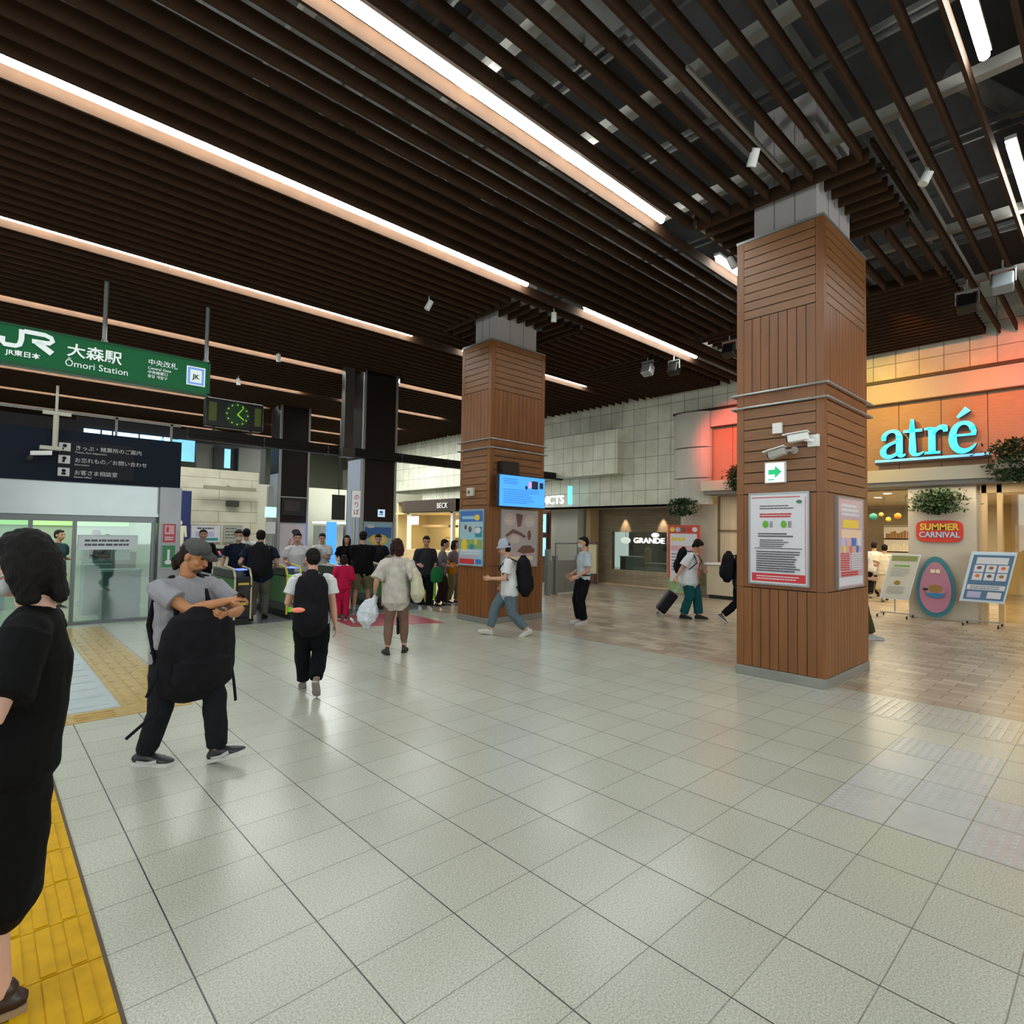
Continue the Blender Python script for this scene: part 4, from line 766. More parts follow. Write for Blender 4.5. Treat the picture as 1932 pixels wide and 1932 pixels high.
bm = BM(); box(bm, -6, 2.8, 17.25, 17.3, 1.75, 2.3); tag(obj('fascia_strip', bm, mat('green_glow', '#a9d88a', .5, emit=.4)), 'glowing light green strip sign on the office back wall', 'sign')
t, f = board('round_label', 'white oval sticker with lettering on the office glass', 'sticker', (1.3, 12.64, 1.32), (1, 0, 0), Z, .9, .26, mat('sticker_white', '#c2cacc', .5), mat('sticker_white', '', 0), depth=.004, fw_=.002); f.lines(ink, .1, .8, .05, .2, 2, .5, .1); f.done(t)
t, f = board('help_poster', 'small green poster with a white figure on the grey office jamb', 'poster', (2.56, 12.44, .98), (1, 0, 0), Z, .22, .42, mat('poster_green', '#2f7a4a', .5), steel, depth=.01, fw_=.006); f.rect(paper, .09, .06, .13, .34); f.ell(paper, .11, .1, .06, .04); f.done(t)
t, f = board('red_poster', 'small red and pink poster above the green one on the grey office jamb', 'poster', (2.56, 12.44, 1.45), (1, 0, 0), Z, .22, .36, mat('poster_red', '#a8434a', .5), steel, depth=.01, fw_=.006); f.rect(pink, .03, .16, .19, .33); f.rect(red, .06, .2, .1, .3); f.lines(paper, .04, .18, .04, .12, 2, .5, 0); f.done(t)
for i, (x, y, lab) in enumerate(((1.9, 13.9, 'grey ticket machine seen through the office door, right one'), (.1, 15.6, 'pale machine with dark screens at the office back, left of the walkers'))):
    t = thing('ticket_machine', lab, 'machine', (x, y, 0)); bm = BM(); box(bm, x-.35, x+.35, y, y+.6, 0, 1.0); box(bm, x-.35, x+.35, y+.25, y+.6, 1.0, 1.5); obj('body', bm, mat('machine_grey', '#7f8e90', .4), t, bevel=.02); bm = BM(); box(bm, x-.25, x+.1, y+.235, y+.25, 1.1, 1.4); obj('screen', bm, mat('machine_screen', '#24313a', .2), t)
t = thing('waiting_bin', 'blue-grey waist-high cabinet just inside the office entrance', 'cabinet', (2.0, 12.9, 0)); bm = BM(); box(bm, 1.72, 2.32, 12.85, 13.2, 0, .9); obj('body', bm, mat('cabinet_blue', '#5f7478', .4), t, bevel=.01); bm = BM(); box(bm, 1.7, 2.34, 12.83, 13.22, .9, .94); obj('top', bm, mat('cabinet_top', '#a9bcb8', .3), t)
t = thing('leaflet_stand', 'small rack with white papers behind the office glass', 'rack', (2.05, 13.4, 0)); bm = BM(); box(bm, 1.9, 2.3, 13.3, 13.33, 0, 1.25); obj('rack', bm, lightgrey, t); bm = BM(); box(bm, 1.95, 2.2, 13.29, 13.3, 1.1, 1.35); box(bm, 2.1, 2.25, 13.285, 13.29, 1.35, 1.5); obj('paper', bm, paper, t)
t, f = board('toilet_sign', 'tall dark blue vertical sign with a pale human figure beside the office', 'sign', (3.72, 17.3, .3), (1, 0, 0), Z, .46, 2.42, mat('sign_navy', '#13265c', .4), mat('sign_navy', '', 0), depth=.05)
fig = mat('figure_cream', '#cfc9ad', .5, emit=.1); f.ell(fig, .23, 1.58, .055, .06); f.poly(fig, [(.08, 1.5), (.38, 1.5), (.40, 1.2), (.35, 1.2), (.33, 1.38), (.32, .95), (.25, .95), (.24, 1.2), (.22, 1.2), (.21, .95), (.14, .95), (.13, 1.38), (.11, 1.2), (.06, 1.2)]); f.done(t, 'figure')
bm = BM(); rod(bm, (3.95, 17.4, 0), (3.95, 17.4, .35), .05, 8); obj('foot', bm, steel, t)
# dome camera and mast over the office board
t = thing('camera_mast', 'short cream mast with two cameras standing above the navy board', 'camera mast', (.9, 12.3, 3.2)); bm = BM(); rod(bm, (.9, 12.3, 3.05), (.9, 12.3, 3.62), .04, 10); box(bm, .72, 1.1, 12.27, 12.33, 3.6, 3.66); rod(bm, (.9, 12.3, 3.62), (.9, 12.3, 4.1), .02, 8); box(bm, .7, .98, 12.2, 12.4, 3.0, 3.06); obj('mast', bm, mat('mast_cream', '#b5b3a2', .5), t)
bm = BM(); obox(bm, (.72, 12.22, 2.93), (1, -.2, .1), (0, 1, 0), (0, 0, 1), .28, .1, .07); obj('camera_body', bm, white, t); bm = BM(); bmesh.ops.create_uvsphere(bm, u_segments=12, v_segments=8, radius=.06, matrix=Matrix.Translation((.58, 12.2, 2.82))); obj('dome', bm, black, t)
# ================================================================ far walls
cl = brick_mat('cream_boards', '#c9c4af', '#cfcab5', '#8b8873', 3.0, .32, .6, .008, (0, 2), .3)
bm = BM(); box(bm, 2.9, 6.2, 18, 18.2, 0, 3.45); box(bm, 6.0, 6.2, 18.2, 23, 0, 3.45); struct('wall_back', bm, cl, 'cream boarded wall beside the office')
bm = BM(); box(bm, 6.2, 16, 23, 23.2, 0, 3.5); struct('wall_back', bm, mat('cream_far', '#b9b8a6', .6, var=.05, scale=1), 'cream wall beyond the gates')
bm = BM(); box(bm, -8, 16, 30.5, 30.7, 0, 7.3); struct('wall_back', bm, mat('far_grey', '#5f6052', .7, var=.1, scale=.8), 'grey far wall')
bm = BM(); box(bm, -8.1, -8, -7, 31, 0, 2.6); struct('wall_left', bm, mat('far_left', '#8b8d84', .7))
glow = mat('daylit_glass', '#a9dcff', .3, emit=1.6); glow2 = mat('daylit_glass_soft', '#7cc4e8', .3, emit=.65)
bm = BM(); x = 2.7
for w_ in (.55, .35, .85, .8, .3): box(bm, x, x+w_-.06, 25.9, 25.95, 5.0, 5.32); x += w_
struct('window_8', bm, glow, 'bright clerestory windows above the office')
bm = BM(); box(bm, 5.75, 6.36, 25.9, 25.95, 4.44, 5.3); box(bm, 5.1, 5.75, 25.9, 25.95, 5.05, 5.28); struct('window_9', bm, glow2, 'light blue window')
bm = BM(); box(bm, 2.5, 9, 25.96, 26.1, 5.32, 5.75); box(bm, -6, 2.6, 25.9, 26.1, 3.4, 5.6); box(bm, 6.5, 9.2, 25.96, 26.1, 3.4, 5.3); struct('wall_back', bm, mat('upper_dark', '#27272b', .6), 'dark upper wall above the office')
bm = BM(); box(bm, 6.4, 7.0, 25.7, 25.9, 3.4, 5.2); box(bm, 8.0, 8.9, 25.7, 25.9, 3.4, 5.2); struct('trim_11', bm, mat('upper_panel', '#5d5d57', .7)); bm = BM(); box(bm, 7.45, 7.7, 25.8, 25.85, 4.3, 5.1); struct('window_10', bm, glow2, 'narrow blue window')
bm = BM(); box(bm, 7.0, 7.4, 25.6, 25.7, 3.4, 5.1); struct('trim_12', bm, black)
t = thing('office_roof_rail', 'thin rails and posts on the office roof above the navy board', 'railing', (0, 13, 3.4)); bm = BM(); box(bm, -6, 3.2, 14.2, 14.24, 3.95, 4.0)
for i in range(9): box(bm, -5+i, -4.96+i, 14.2, 14.24, 2.6, 4.0)
obj('rail', bm, lightgrey, t)
for i, (x, z, w_, h_, c_, lab) in enumerate(((4.75, 1.35, .75, .48, paper, 'white landscape poster on the cream wall, left of the map'), (5.6, 1.35, .5, .48, mat('map_grey', '#9a9a8c', .5), 'grey map board on the cream wall'), (5.3, .9, .36, .26, black, 'small black poster with a pink streak on the cream wall'), (5.75, .9, .25, .26, mat('poster_forest', '#2f5a3a', .5), 'small dark green poster on the cream wall'))):
    t, f = board('wall_poster', lab, 'poster', (x-.35, 17.99, z), (1, 0, 0), Z, w_, h_, c_, steel, fw_=.01)
    if i == 0: f.rect(teal, .05, .04, .7, .12); f.rect(lav, .1, .15, .6, .3); f.lines(ink, .15, .6, .34, .44, 1, .5, .1)
    elif i == 1: f.lines(ink, .04, .46, .08, .44, 4, .3, .3)
    elif i == 2: f.poly(mat('streak_pink', '#d0506a', .5, emit=.3), [(.15, .18), (.22, .06), (.26, .1), (.2, .2)]); f.ell(blue, .27, .09, .04, .07)
    else: f.ell(green, .12, .12, .08, .08)
    f.done(t)
for i, (x, y, z, lab) in enumerate(((5.45, 17.95, 2.48, 'small dark vent box on the cream wall'), (9.5, 22.98, 3.15, 'small dark camera on the cream wall beyond the gates'))):
    bm = BM(); box(bm, x-.17, x+.17, y-.1, y+.04, z-.09, z+.09); tag(obj('vent_box', bm, mat('vent_dark', '#34352f', .6), bevel=.02), lab, 'vent')
bm = BM(); box(bm, 4.6, 6.0, 17.6, 17.7, 2.85, 2.95); rod(bm, (5.3, 17.65, 2.95), (5.3, 17.98, 3.0), .02, 6); tag(obj('light_bar', bm, mat('bar_olive', '#8d8a72', .5)), 'long thin lamp bar in front of the cream wall', 'lamp')
bm = BM(); box(bm, 9.75, 10.25, 20.4, 20.5, 2.15, 3.1); rod(bm, (10, 20.45, 3.1), (10, 20.45, 6.03), .02, 6); bm2 = bm; tag(obj('loudspeaker', bm, black, bevel=.01) if False else obj('hanging_screen', bm, black, bevel=.01), 'black hanging screen left of the nearer dark pillar', 'screen')
# ticket machines / cabinets beyond the gates
cab = mat('cabinet_pale', '#a6aeac', .45); 
for i, (x0, x1, y, z1, lab) in enumerate(((9.9, 10.9, 21.8, 1.95, 'pale grey cabinet with a black handle beyond the gates'), (11.0, 11.9, 21.8, 2.0, 'pale grey cabinet with a yellow label beyond the gates'), (9.2, 9.8, 17.5, 2.35, 'white cabinet right of the nearer dark pillar'))):
    t = thing('tall_cabinet', lab, 'cabinet', ((x0+x1)/2, y, 0)); bm = BM(); box(bm, x0, x1, y, y+.6, 0, z1); obj('body', bm, cab, t, bevel=.01); bm = BM(); box(bm, x0+.48, x0+.52, y-.03, y, .9, 1.4); obj('handle', bm, dark, t); bm = BM(); box(bm, x0+.1, x0+.35, y-.01, y, 1.0, 1.3); obj('label_plate', bm, [green, yell, green][i], t)
bm = BM(); box(bm, 9.85, 12.0, 21.6, 22.4, 2.02, 2.1); tag(obj('canopy_lamp', bm, mat('canopy_white', '#dde2df', .4, emit=.5)), 'long white lamp above the pale cabinets beyond the gates', 'lamp')
bm = BM(); box(bm, 9.0, 9.35, 19.2, 19.3, 0, 2.05); t = tag(obj('digital_poster', bm, mat('ad_blue', '#3f86ff', .3, emit=.8), bevel=.01), 'bright blue digital poster left of the nearer dark pillar', 'screen')
# ================================================================ ticket gates
gb = mat('gate_body', '#3a4440', .35, .3); gg = mat('gate_green', '#2e6e33', .3); gy = mat('gate_yellow', '#b8a02a', .4); glass = mat('gate_glass', '#4b6a60', .1, spec=.6)
def gate(x, y, label, lit, first=False):
    t = thing('ticket_gate', label, 'ticket gate', (x, y, 0), group='ticket gates')
    bm = BM(); box(bm, x-.09, x+.09, y, y+1.75, .12, .82); box(bm, x-.1, x+.1, y+.25, y+1.5, .82, .98); obj('body', bm, gb, t, bevel=.02)
    bm = BM(); box(bm, x-.1, x+.1, y-.02, y+1.77, 0, .12); obj('plinth', bm, black, t)
    bm = BM(); box(bm, x-.11, x+.11, y-.03, y+.1, .14, .86); obj('end_panel', bm, black if not lit else mat('gate_lime', '#5fae2a', .3, emit=.25), t, bevel=.01)
    bm = BM(); box(bm, x-.105, x-.09, y+.1, y+1.65, .3, .8); box(bm, x+.09, x+.105, y+.1, y+1.65, .3, .8); obj('side_panel', bm, gg, t)
    bm = BM()
    for s in (-1, 1):
        pts = [(x+s*.14, y, .1), (x+s*.14, y, .85), (x+s*.14, y+.1, 1.0), (x+s*.14, y+.5, 1.03)]
        for a, b in zip(pts, pts[1:]): rod(bm, a, b, .02, 8)
    obj('edge_rail', bm, mat('rail_cream', '#b9b08a', .35, .3) if not lit else mat('rail_yellow', '#c7b93a', .4), t)
    bm = BM(); box(bm, x-.08, x+.08, y+.05, y+.3, .98, 1.0); obj('reader', bm, mat('reader_blue', '#5f7cff', .3, emit=.9), t)
    bm = BM(); box(bm, x-.09, x+.09, y-.04, y-.028, .72, .76); box(bm, x-.08, x+.08, y-.04, y-.028, .36, .41); obj('yellow_mark', bm, gy, t)
    if lit == 0:
        f = Flat((x-.06, y-.035, .52), (1, 0, 0), Z); gm = mat('arrow_green', '#4fd028', .4, emit=1.2); f.rect(gm, .045, 0, .075, .13); f.rect(gm, 0, .05, .12, .08); f.done(t, 'arrow')
    else:
        bm = BM(); box(bm, x-.05, x+.05, y-.04, y-.03, .55, .62); obj('red_light', bm, mat('stop_red', '#ff5a22', .4, emit=1.6), t)
    bm = BM(); box(bm, x+.1, x+.42, y+.8, y+.82, .45, .85); obj('flap', bm, glass, t, bevel=.01)
G = [(3.56, 10.95, 'ticket gate with a green cross light, nearest to the man in the cap', 0), (4.56, 11.1, 'bright green ticket gate with a red light under the hand of the masked man', 1), (5.62, 11.15, 'ticket gate behind the person carrying the black backpack with a coral patch', 0), (6.7, 11.2, 'ticket gate behind the woman with the tote bag', 0), (7.9, 11.3, 'ticket gate nearest to the farther wooden pillar', 1), (2.75, 11.1, 'ticket gate closest to the station office jamb', 0)]
for a in G[:5]: gate(*a)
bm = BM(); box(bm, 3.3, 9.0, 10.9, 13.3, 0, .004); tag(obj('gate_floor', bm, mat('gate_floor', '#6d7276', .25)), 'grey floor strip under the ticket gates', 'floor strip')
bm = BM()
t = thing('guide_rail', 'low metal rail left of the ticket gates', 'railing', (3.0, 11.5, 0)); 
for y in (11.3, 12.3): rod(bm, (3.1, y, 0), (3.1, y, .9), .02, 8)
rod(bm, (3.1, 11.3, .9), (3.1, 12.3, .9), .02, 8); obj('rail', bm, steel, t)
# ================================================================ people
def ringtube(bm, pts, rad, side=Vector((1, 0, 0)), seg=14, caps=True):
    """lofted tube: pts centres, rad (a along side, b across)"""
    P = [Vector(p) for p in pts]; n = len(P); rings = []; side = Vector(side)
    def frame(i):
        d = (P[min(i+1, n-1)]-P[max(i-1, 0)])
        d = d.normalized() if d.length > 1e-6 else Vector((0, 0, 1)); s = side-d*side.dot(d)
        if s.length < 1e-3: s = d.orthogonal()
        s.normalize(); return d, s, d.cross(s)
    def ring(c, s, t, a, b): return [bm.verts.new(c+s*(a*math.cos(2*math.pi*k/seg))+t*(b*math.sin(2*math.pi*k/seg))) for k in range(seg)]
    rd = [(r, r) if isinstance(r, (int, float)) else r for r in rad]
    d, s, t = frame(0); h = min(rd[0])
    if caps: rings.append(ring(P[0]-d*h*.75, s, t, rd[0][0]*.55, rd[0][1]*.55))
    for i in range(n): d, s, t = frame(i); rings.append(ring(P[i], s, t, *rd[i]))
    if caps: h = min(rd[-1]); rings.append(ring(P[-1]+d*h*.75, s, t, rd[-1][0]*.55, rd[-1][1]*.55))
    for a, b in zip(rings, rings[1:]):
        for k in range(seg): bm.faces.new((a[k], a[(k+1) % seg], b[(k+1) % seg], b[k]))
    bm.faces.new(rings[0][::-1]); bm.faces.new(rings[-1])
def ell(bm, c, r, rot=None, seg=14):
    m = Matrix.Translation(c) @ (rot.to_4x4() if rot else Matrix.Identity(4)) @ Matrix.Diagonal((r[0], r[1], r[2], 1))
    bmesh.ops.create_uvsphere(bm, u_segments=seg, v_segments=max(6, seg*2//3), radius=1, matrix=m)
def fuse(bm, vox, smooth=2, wr=0, ws=8, seed=0):
    """merge the overlapping volumes of bm into one continuous skin"""
    bmesh.ops.recalc_face_normals(bm, faces=bm.faces[:]); me = bpy.data.meshes.new('tmp'); bm.to_mesh(me); bm.free()
    o = bpy.data.objects.new('tmp', me); COL.objects.link(o)
    r = o.modifiers.new('r', 'REMESH'); r.mode = 'VOXEL'; r.voxel_size = vox
    if smooth: s = o.modifiers.new('s', 'SMOOTH'); s.iterations = smooth; s.factor = .5
    dg = bpy.context.evaluated_depsgraph_get(); dg.update(); out = bpy.data.meshes.new_from_object(o.evaluated_get(dg)); bpy.data.objects.remove(o); bpy.data.meshes.remove(me)
    b = BM(); b.from_mesh(out); bpy.data.meshes.remove(out)
    if wr:
        b.normal_update()
        for v in b.verts:
            q = Vector((v.co.x*ws, v.co.y*ws, v.co.z*ws*.7+seed)); v.co += v.normal*wr*(noise.noise(q)+.5*noise.noise(q*2.3))
    return b
def ik(A, T, a, b, pole):
    d = T-A; L = d.length; mx = (a+b)*.999
    if L > mx: T = A+d*(mx/L); d = T-A; L = mx
    x = (a*a-b*b+L*L)/(2*L); h = math.sqrt(max(0, a*a-x*x)); u = d/L; p = pole-u*pole.dot(u); p.normalize()
    return A+u*x+p*h, T
SK = mat('skin', '#b98a70', .5, var=.05, scale=12); SKD = mat('skin_tan', '#a06c45', .5, var=.05, scale=12); SKP = mat('skin_pale', '#c59b88', .5, var=.04, scale=12)
HB = mat('hair_black', '#0d0a09', .75, spec=.2, var=.3, scale=60, bump=.6, stretch=(3, 3, .3)); HR = mat('hair_auburn', '#2b1413', .75, spec=.2, var=.3, scale=60, bump=.6, stretch=(3, 3, .3)); HBr = mat('hair_brown', '#1e1410', .75, spec=.2, var=.3, scale=60, bump=.6, stretch=(3, 3, .3))
def cloth(name, c, var=.08, rough=.85): return mat(name, c, rough, var=var, scale=12, bump=.15, spec=.15)
MASK = cloth('face_mask', '#b9bcbd', .03); EYE = mat('eye_dark', '#14100e', .2); LIP = mat('lip', '#8a4a42', .5)
class Person:
    def __init__(s, label, x, y, head, h=1.65, skin=None, lean=3, feet=((.0, .09, 0, 0), (.0, .09, 0, 0)), hands=((.02, .26, .78), (.02, .26, .78)), look=(0, 0), hip=.525, wide=1.0, vox=.013, near=False, bend=0, arm_out=0, twist=0, toe=(8, 8)):
        s.h = h; s.near = near; s.vox = vox; s.wide = wide; s.skin = skin or SK
        s.root = thing('person', label, 'person', (x, y, 0), math.radians(head-90)); s.M = s.root.matrix_basis.copy()
        s.tw = Matrix.Rotation(math.radians(twist), 3, 'Z')
        ln = Matrix.Rotation(math.radians(-lean), 3, 'X'); s.R = s.tw @ ln; s.R2 = s.tw @ Matrix.Rotation(math.radians(-lean-bend), 3, 'X')
        fy = [f[0] for f in feet]
        s.pel = Vector((0, sum(fy)/2*h*.0, hip*h)); V = Vector
        s.sp = [s.pel, s.pel+s.R @ V((0, 0, .11*h)), s.pel+s.R @ V((0, 0, .11*h))+s.R2 @ V((0, .005*h, .10*h)), s.pel+s.R @ V((0, 0, .11*h))+s.R2 @ V((0, 0, .185*h))]
        s.chest = s.sp[2]; s.neck = s.sp[1]+s.R2 @ V((0, 0, .205*h)); s.nk = s.R2
        yaw, pit = look; s.HR_ = s.tw @ Matrix.Rotation(math.radians(-yaw), 3, 'Z') @ Matrix.Rotation(math.radians(-pit), 3, 'X')
        s.hb = s.neck+s.R2 @ V((0, .008*h, .045*h)); s.hc = s.hb+s.HR_ @ V((0, .012*h, .062*h))
        s.arms = []; s.legs = []
        for i, sg in enumerate((-1, 1)):
            sh = s.sp[1]+s.R2 @ V((sg*.106*h*wide, 0, .168*h)); hf, hs, hz = hands[i]
            T = V((sg*hs*h, hf*h, hz*h)) if hz < 5 else V((0, 0, 0)); T = s.tw @ T
            if hz == 0: T = sh+V((sg*.02, .02, -.3*h))
            pole = s.tw @ V((sg*(.3+arm_out), -1, -.25)); e, wv = ik(sh, T, .172*h, .148*h, pole); s.arms.append((sh, e, wv))
            hp = s.pel+s.tw @ V((sg*.05*h*wide, 0, -.005*h)); ff, fs, fz, fp = feet[i]
            fr = math.radians(fp); 
            an = V((sg*fs*h*.55, ff*h, (.045+fz)*h)); k, an = ik(hp, an, .245*h, .24*h, V((sg*.08, 1, 0))); s.legs.append((hp, k, an, fp, sg, toe[i]))
        s.children = []
    def add(s, name, bm, m, smooth=True, label=None):
        me_o = obj(name, bm, m, None, smooth=smooth); me_o.parent = s.root
        if label: me_o['label'] = label
        return me_o
    def hand(s, i, curl=35, vox=.0045, pn=None, spread=8):
        sh, e, wv = s.arms[i]; h = s.h; sg = (-1, 1)[i]; d = (wv-e).normalized(); bm = BM()
        if pn is None: pn = s.tw @ Vector((-sg, 0, 0))
        pn = Vector(pn); pn = (pn-d*pn.dot(d)).normalized(); sd = d.cross(pn)*(1)   # sd points to one side of the palm
        if sd.dot(s.tw @ Vector((0, 1, .3))) < 0: sd = -sd
        k = h/1.65; ringtube(bm, [wv-d*.02*k, wv+d*.03*k, wv+d*.085*k], [(.026*k, .019*k), (.036*k, .016*k), (.040*k, .013*k)], sd, 10)
        for j, (off, L) in enumerate(((.028, .072), (.0095, .082), (-.0095, .076), (-.027, .058))):
            b = wv+d*.083*k+sd*off*k; a = math.radians(curl*(.45+.06*j)); L *= k
            d1 = (d*math.cos(a)+pn*math.sin(a)+sd*off*spread*.25).normalized(); p1 = b+d1*L*.5; a2 = math.radians(curl*1.25); d2 = (d*math.cos(a2)+pn*math.sin(a2)).normalized(); p2 = p1+d2*L*.3; a3 = math.radians(curl*1.8); d3 = (d*math.cos(a3)+pn*math.sin(a3)).normalized()
            ringtube(bm, [b-d*.012, p1, p2, p2+d3*L*.22], [.0095*k, .0088*k, .008*k, .0068*k], sd, 8)
        b = wv+d*.022*k+sd*.028*k; dt = (d*.72+sd*.55+pn*.42).normalized(); p1 = b+dt*.036*k; dt2 = (d*.9+sd*.12+pn*.4).normalized()
        ringtube(bm, [b-sd*.012, p1, p1+dt2*.032*k], [.0125*k, .0105*k, .0085*k], sd, 8)
        return fuse(bm, vox, 1)
    def body(s, curl=(30, 30), mask=False, face=True, pns=(None, None), beard=False):
        h = s.h; k = h/1.65; bm = BM(); w_ = s.wide
        ringtube(bm, [s.pel+Vector((0, 0, -.045*h)), s.pel+Vector((0, 0, .01*h)), s.sp[1], s.sp[2], s.sp[3]-s.nk @ Vector((0, 0, .012*h))], [(.085*h*w_, .058*h), (.098*h*w_, .062*h), (.078*h*w_, .054*h), (.096*h*w_, .06*h), (.06*h*w_, .042*h)], s.tw @ Vector((1, 0, 0)))
        ringtube(bm, [s.arms[0][0], s.arms[1][0]], [.038*h, .038*h], Vector((0, 0, 1)))
        ringtube(bm, [s.neck-s.nk @ Vector((0, 0, .04*h)), s.neck, s.hb+s.HR_ @ Vector((0, -.004*h, .015*h))], [.043*h, .034*h, .033*h])
        for sh, e, wv in s.arms: ringtube(bm, [sh, sh.lerp(e, .5), e, e.lerp(wv, .3), wv], [.033*h, .028*h, .024*h, .025*h, .0155*h], Vector((1, 0, 0)), 12)
        for hp, kn, an, fp, sg, toe in s.legs: ringtube(bm, [hp, hp.lerp(kn, .5), kn, kn.lerp(an, .35), an], [.052*h, .046*h, .033*h, .033*h, .021*h], Vector((1, 0, 0)), 12)
        out = fuse(bm, s.vox, 2)
        # head
        hd = BM(); c = s.hc; Rm = s.HR_; V = lambda x, y, z: c+Rm @ (Vector((x, y, z))*k)
        ell(hd, V(0, -.012, .022), (.076*k, .094*k, .088*k), Rm); ell(hd, V(0, .022, -.03), (.060*k, .068*k, .082*k), Rm); ell(hd, V(0, .045, -.082), (.034*k, .034*k, .026*k), Rm)
        ringtube(hd, [V(0, .082, .012), V(0, .100, -.022), V(0, .104, -.034)], [.009*k, .012*k, .014*k], Rm @ Vector((1, 0, 0)), 8)
        for sg in (-1, 1):
            ell(hd, V(sg*.078, -.006, -.008), (.009*k, .02*k, .032*k), Rm, 10); ell(hd, V(sg*.032, .078, .026), (.024*k, .012*k, .009*k), Rm, 8); ell(hd, V(sg*.040, .060, -.028), (.022*k, .022*k, .022*k), Rm, 8)
        ell(hd, V(0, .086, -.058), (.024*k, .012*k, .011*k), Rm, 8)
        ringtube(hd, [s.hb-s.nk @ Vector((0, 0, .03*h)), s.hb+Rm @ Vector((0, -.006*h, .02*h))], [.033*h, .032*h])
        hv = fuse(hd, .0045 if s.near else .007, 2)
        tmp = bpy.data.meshes.new('t'); hv.to_mesh(tmp); hv.free(); out.from_mesh(tmp); bpy.data.meshes.remove(tmp)
        for i in (0, 1):
            if curl[i] is None: continue
            hb_ = s.hand(i, curl[i], .0042 if s.near else .006, pns[i]); tmp = bpy.data.meshes.new('t'); hb_.to_mesh(tmp); hb_.free(); out.from_mesh(tmp); bpy.data.meshes.remove(tmp)
        n0 = len(out.faces)
        if face:
            out.faces.ensure_lookup_table()
            for sg in (-1, 1):
                f0 = len(out.faces); ell(out, V(sg*.031, .083, .008), (.014*k, .006*k, .0055*k), Rm, 8); ell(out, V(sg*.032, .088, .034), (.02*k, .005*k, .0035*k), Rm, 8)
            out.faces.ensure_lookup_table()
            for f in out.faces[n0:]: f.material_index = 1
            n1 = len(out.faces)
            if not mask: ell(out, V(0, .0965, -.056), (.02*k, .004*k, .005*k), Rm, 8)
            out.faces.ensure_lookup_table()
            for f in out.faces[n1:]: f.material_index = 2
        s.b = s.add('body', out, [s.skin, EYE, LIP])
        if mask:
            mb = BM(); ell(mb, V(0, .048, -.052), (.058*k, .062*k, .05*k), Rm); ell(mb, V(0, .09, -.03), (.022*k, .024*k, .025*k), Rm, 10)
            for sg in (-1, 1): rod(mb, V(sg*.054, .05, -.03), V(sg*.08, -.01, -.005), .004*k, 6)
            s.add('face_mask', mb, MASK)
        if beard:
            mb = BM(); ell(mb, V(0, .05, -.088), (.036*k, .036*k, .025*k), Rm, 12); ell(mb, V(0, .099, -.044), (.024*k, .006*k, .006*k), Rm, 10); mb = fuse(mb, .005, 1, .002, 60); s.add('beard', mb, mat('beard_hair', '#3a2922', .8))
        return s
    def hair(s, style, m, label=None):
        k = s.h/1.65; Rm = s.HR_; c = s.hc; V = lambda x, y, z: c+Rm @ (Vector((x, y, z))*k); b = BM()
        ell(b, V(0, -.026, .036), (.084*k, .093*k, .089*k), Rm)
        if style in ('short', 'bun', 'bob', 'long', 'messy', 'fullbob'): ell(b, V(0, -.05, -.005), (.080*k, .062*k, .08*k), Rm)
        ell(b, V(0, .036, .080), (.060*k, .040*k, .028*k), Rm)
        if style == 'messy':
            for sg in (-1, 1): ell(b, V(sg*.06, .0, .03), (.04*k, .07*k, .07*k), Rm)
            ell(b, V(0, .06, .06), (.07*k, .04*k, .03*k), Rm); ell(b, V(0, -.07, -.05), (.07*k, .045*k, .05*k), Rm)
        if style == 'bun': ell(b, V(0, -.105, -.005), (.045*k, .04*k, .042*k), Rm); ell(b, V(0, -.06, -.04), (.062*k, .045*k, .045*k), Rm)
        if style in ('bob', 'long', 'fullbob'):
            zb = {'bob': -.115, 'long': -.19, 'fullbob': -.135}[style]
            if style == 'fullbob': ell(b, V(0, -.045, -.02), (.10*k, .085*k, .13*k), Rm)
            for sg in (-1, 1): ringtube(b, [V(sg*.066, -.01, .03), V(sg*.082, -.012, -.04), V(sg*.078, -.01, zb)], [(.03*k, .05*k), (.026*k, .052*k), (.02*k, .035*k)], Rm @ Vector((1, 0, 0)), 10)
            ringtube(b, [V(0, -.07, .02), V(0, -.09, -.05), V(0, -.085, zb-.02)], [(.075*k, .04*k), (.082*k, .036*k), (.07*k, .022*k)], Rm @ Vector((1, 0, 0)), 14)
        if style == 'tail': ell(b, V(0, -.075, -.05), (.055*k, .05*k, .07*k), Rm); ringtube(b, [V(0, -.10, -.03), V(0, -.13, -.08), V(0, -.12, -.14)], [.035*k, .04*k, .02*k])
        b = fuse(b, .006 if s.near else .009, 1, .006*k, 38, s.h)
        return s.add('hair', b, m, label=label)
    def tee(s, m, hem=-.02, sleeve=.55, fit=1.0, name='shirt', arm_m=None, label=None, loose=0, wr=.012):
        h = s.h; b = BM(); w_ = s.wide; side = s.tw @ Vector((1, 0, 0)); f = .017*fit; dnv = Vector((0, 0, hem*h))
        ringtube(b, [s.pel+dnv, s.pel+Vector((0, 0, .03*h)), s.sp[1], s.sp[2], s.sp[3]-s.nk @ Vector((0, 0, .006*h))], [((.100+f+loose)*h*w_, (.066+f+loose)*h), ((.100+f+loose*.7)*h*w_, (.066+f+loose*.7)*h), ((.085+f+loose*.5)*h*w_, (.060+f+loose*.5)*h), ((.100+f)*h*w_, (.064+f)*h), ((.060+f*.6)*h*w_, (.042+f*.6)*h)], side, 18)
        ringtube(b, [s.arms[0][0]+Vector((0, 0, .0)), s.sp[3]+s.nk @ Vector((0, 0, -.016*h)), s.arms[1][0]], [.040*h, .042*h, .040*h], Vector((0, 0, 1)))
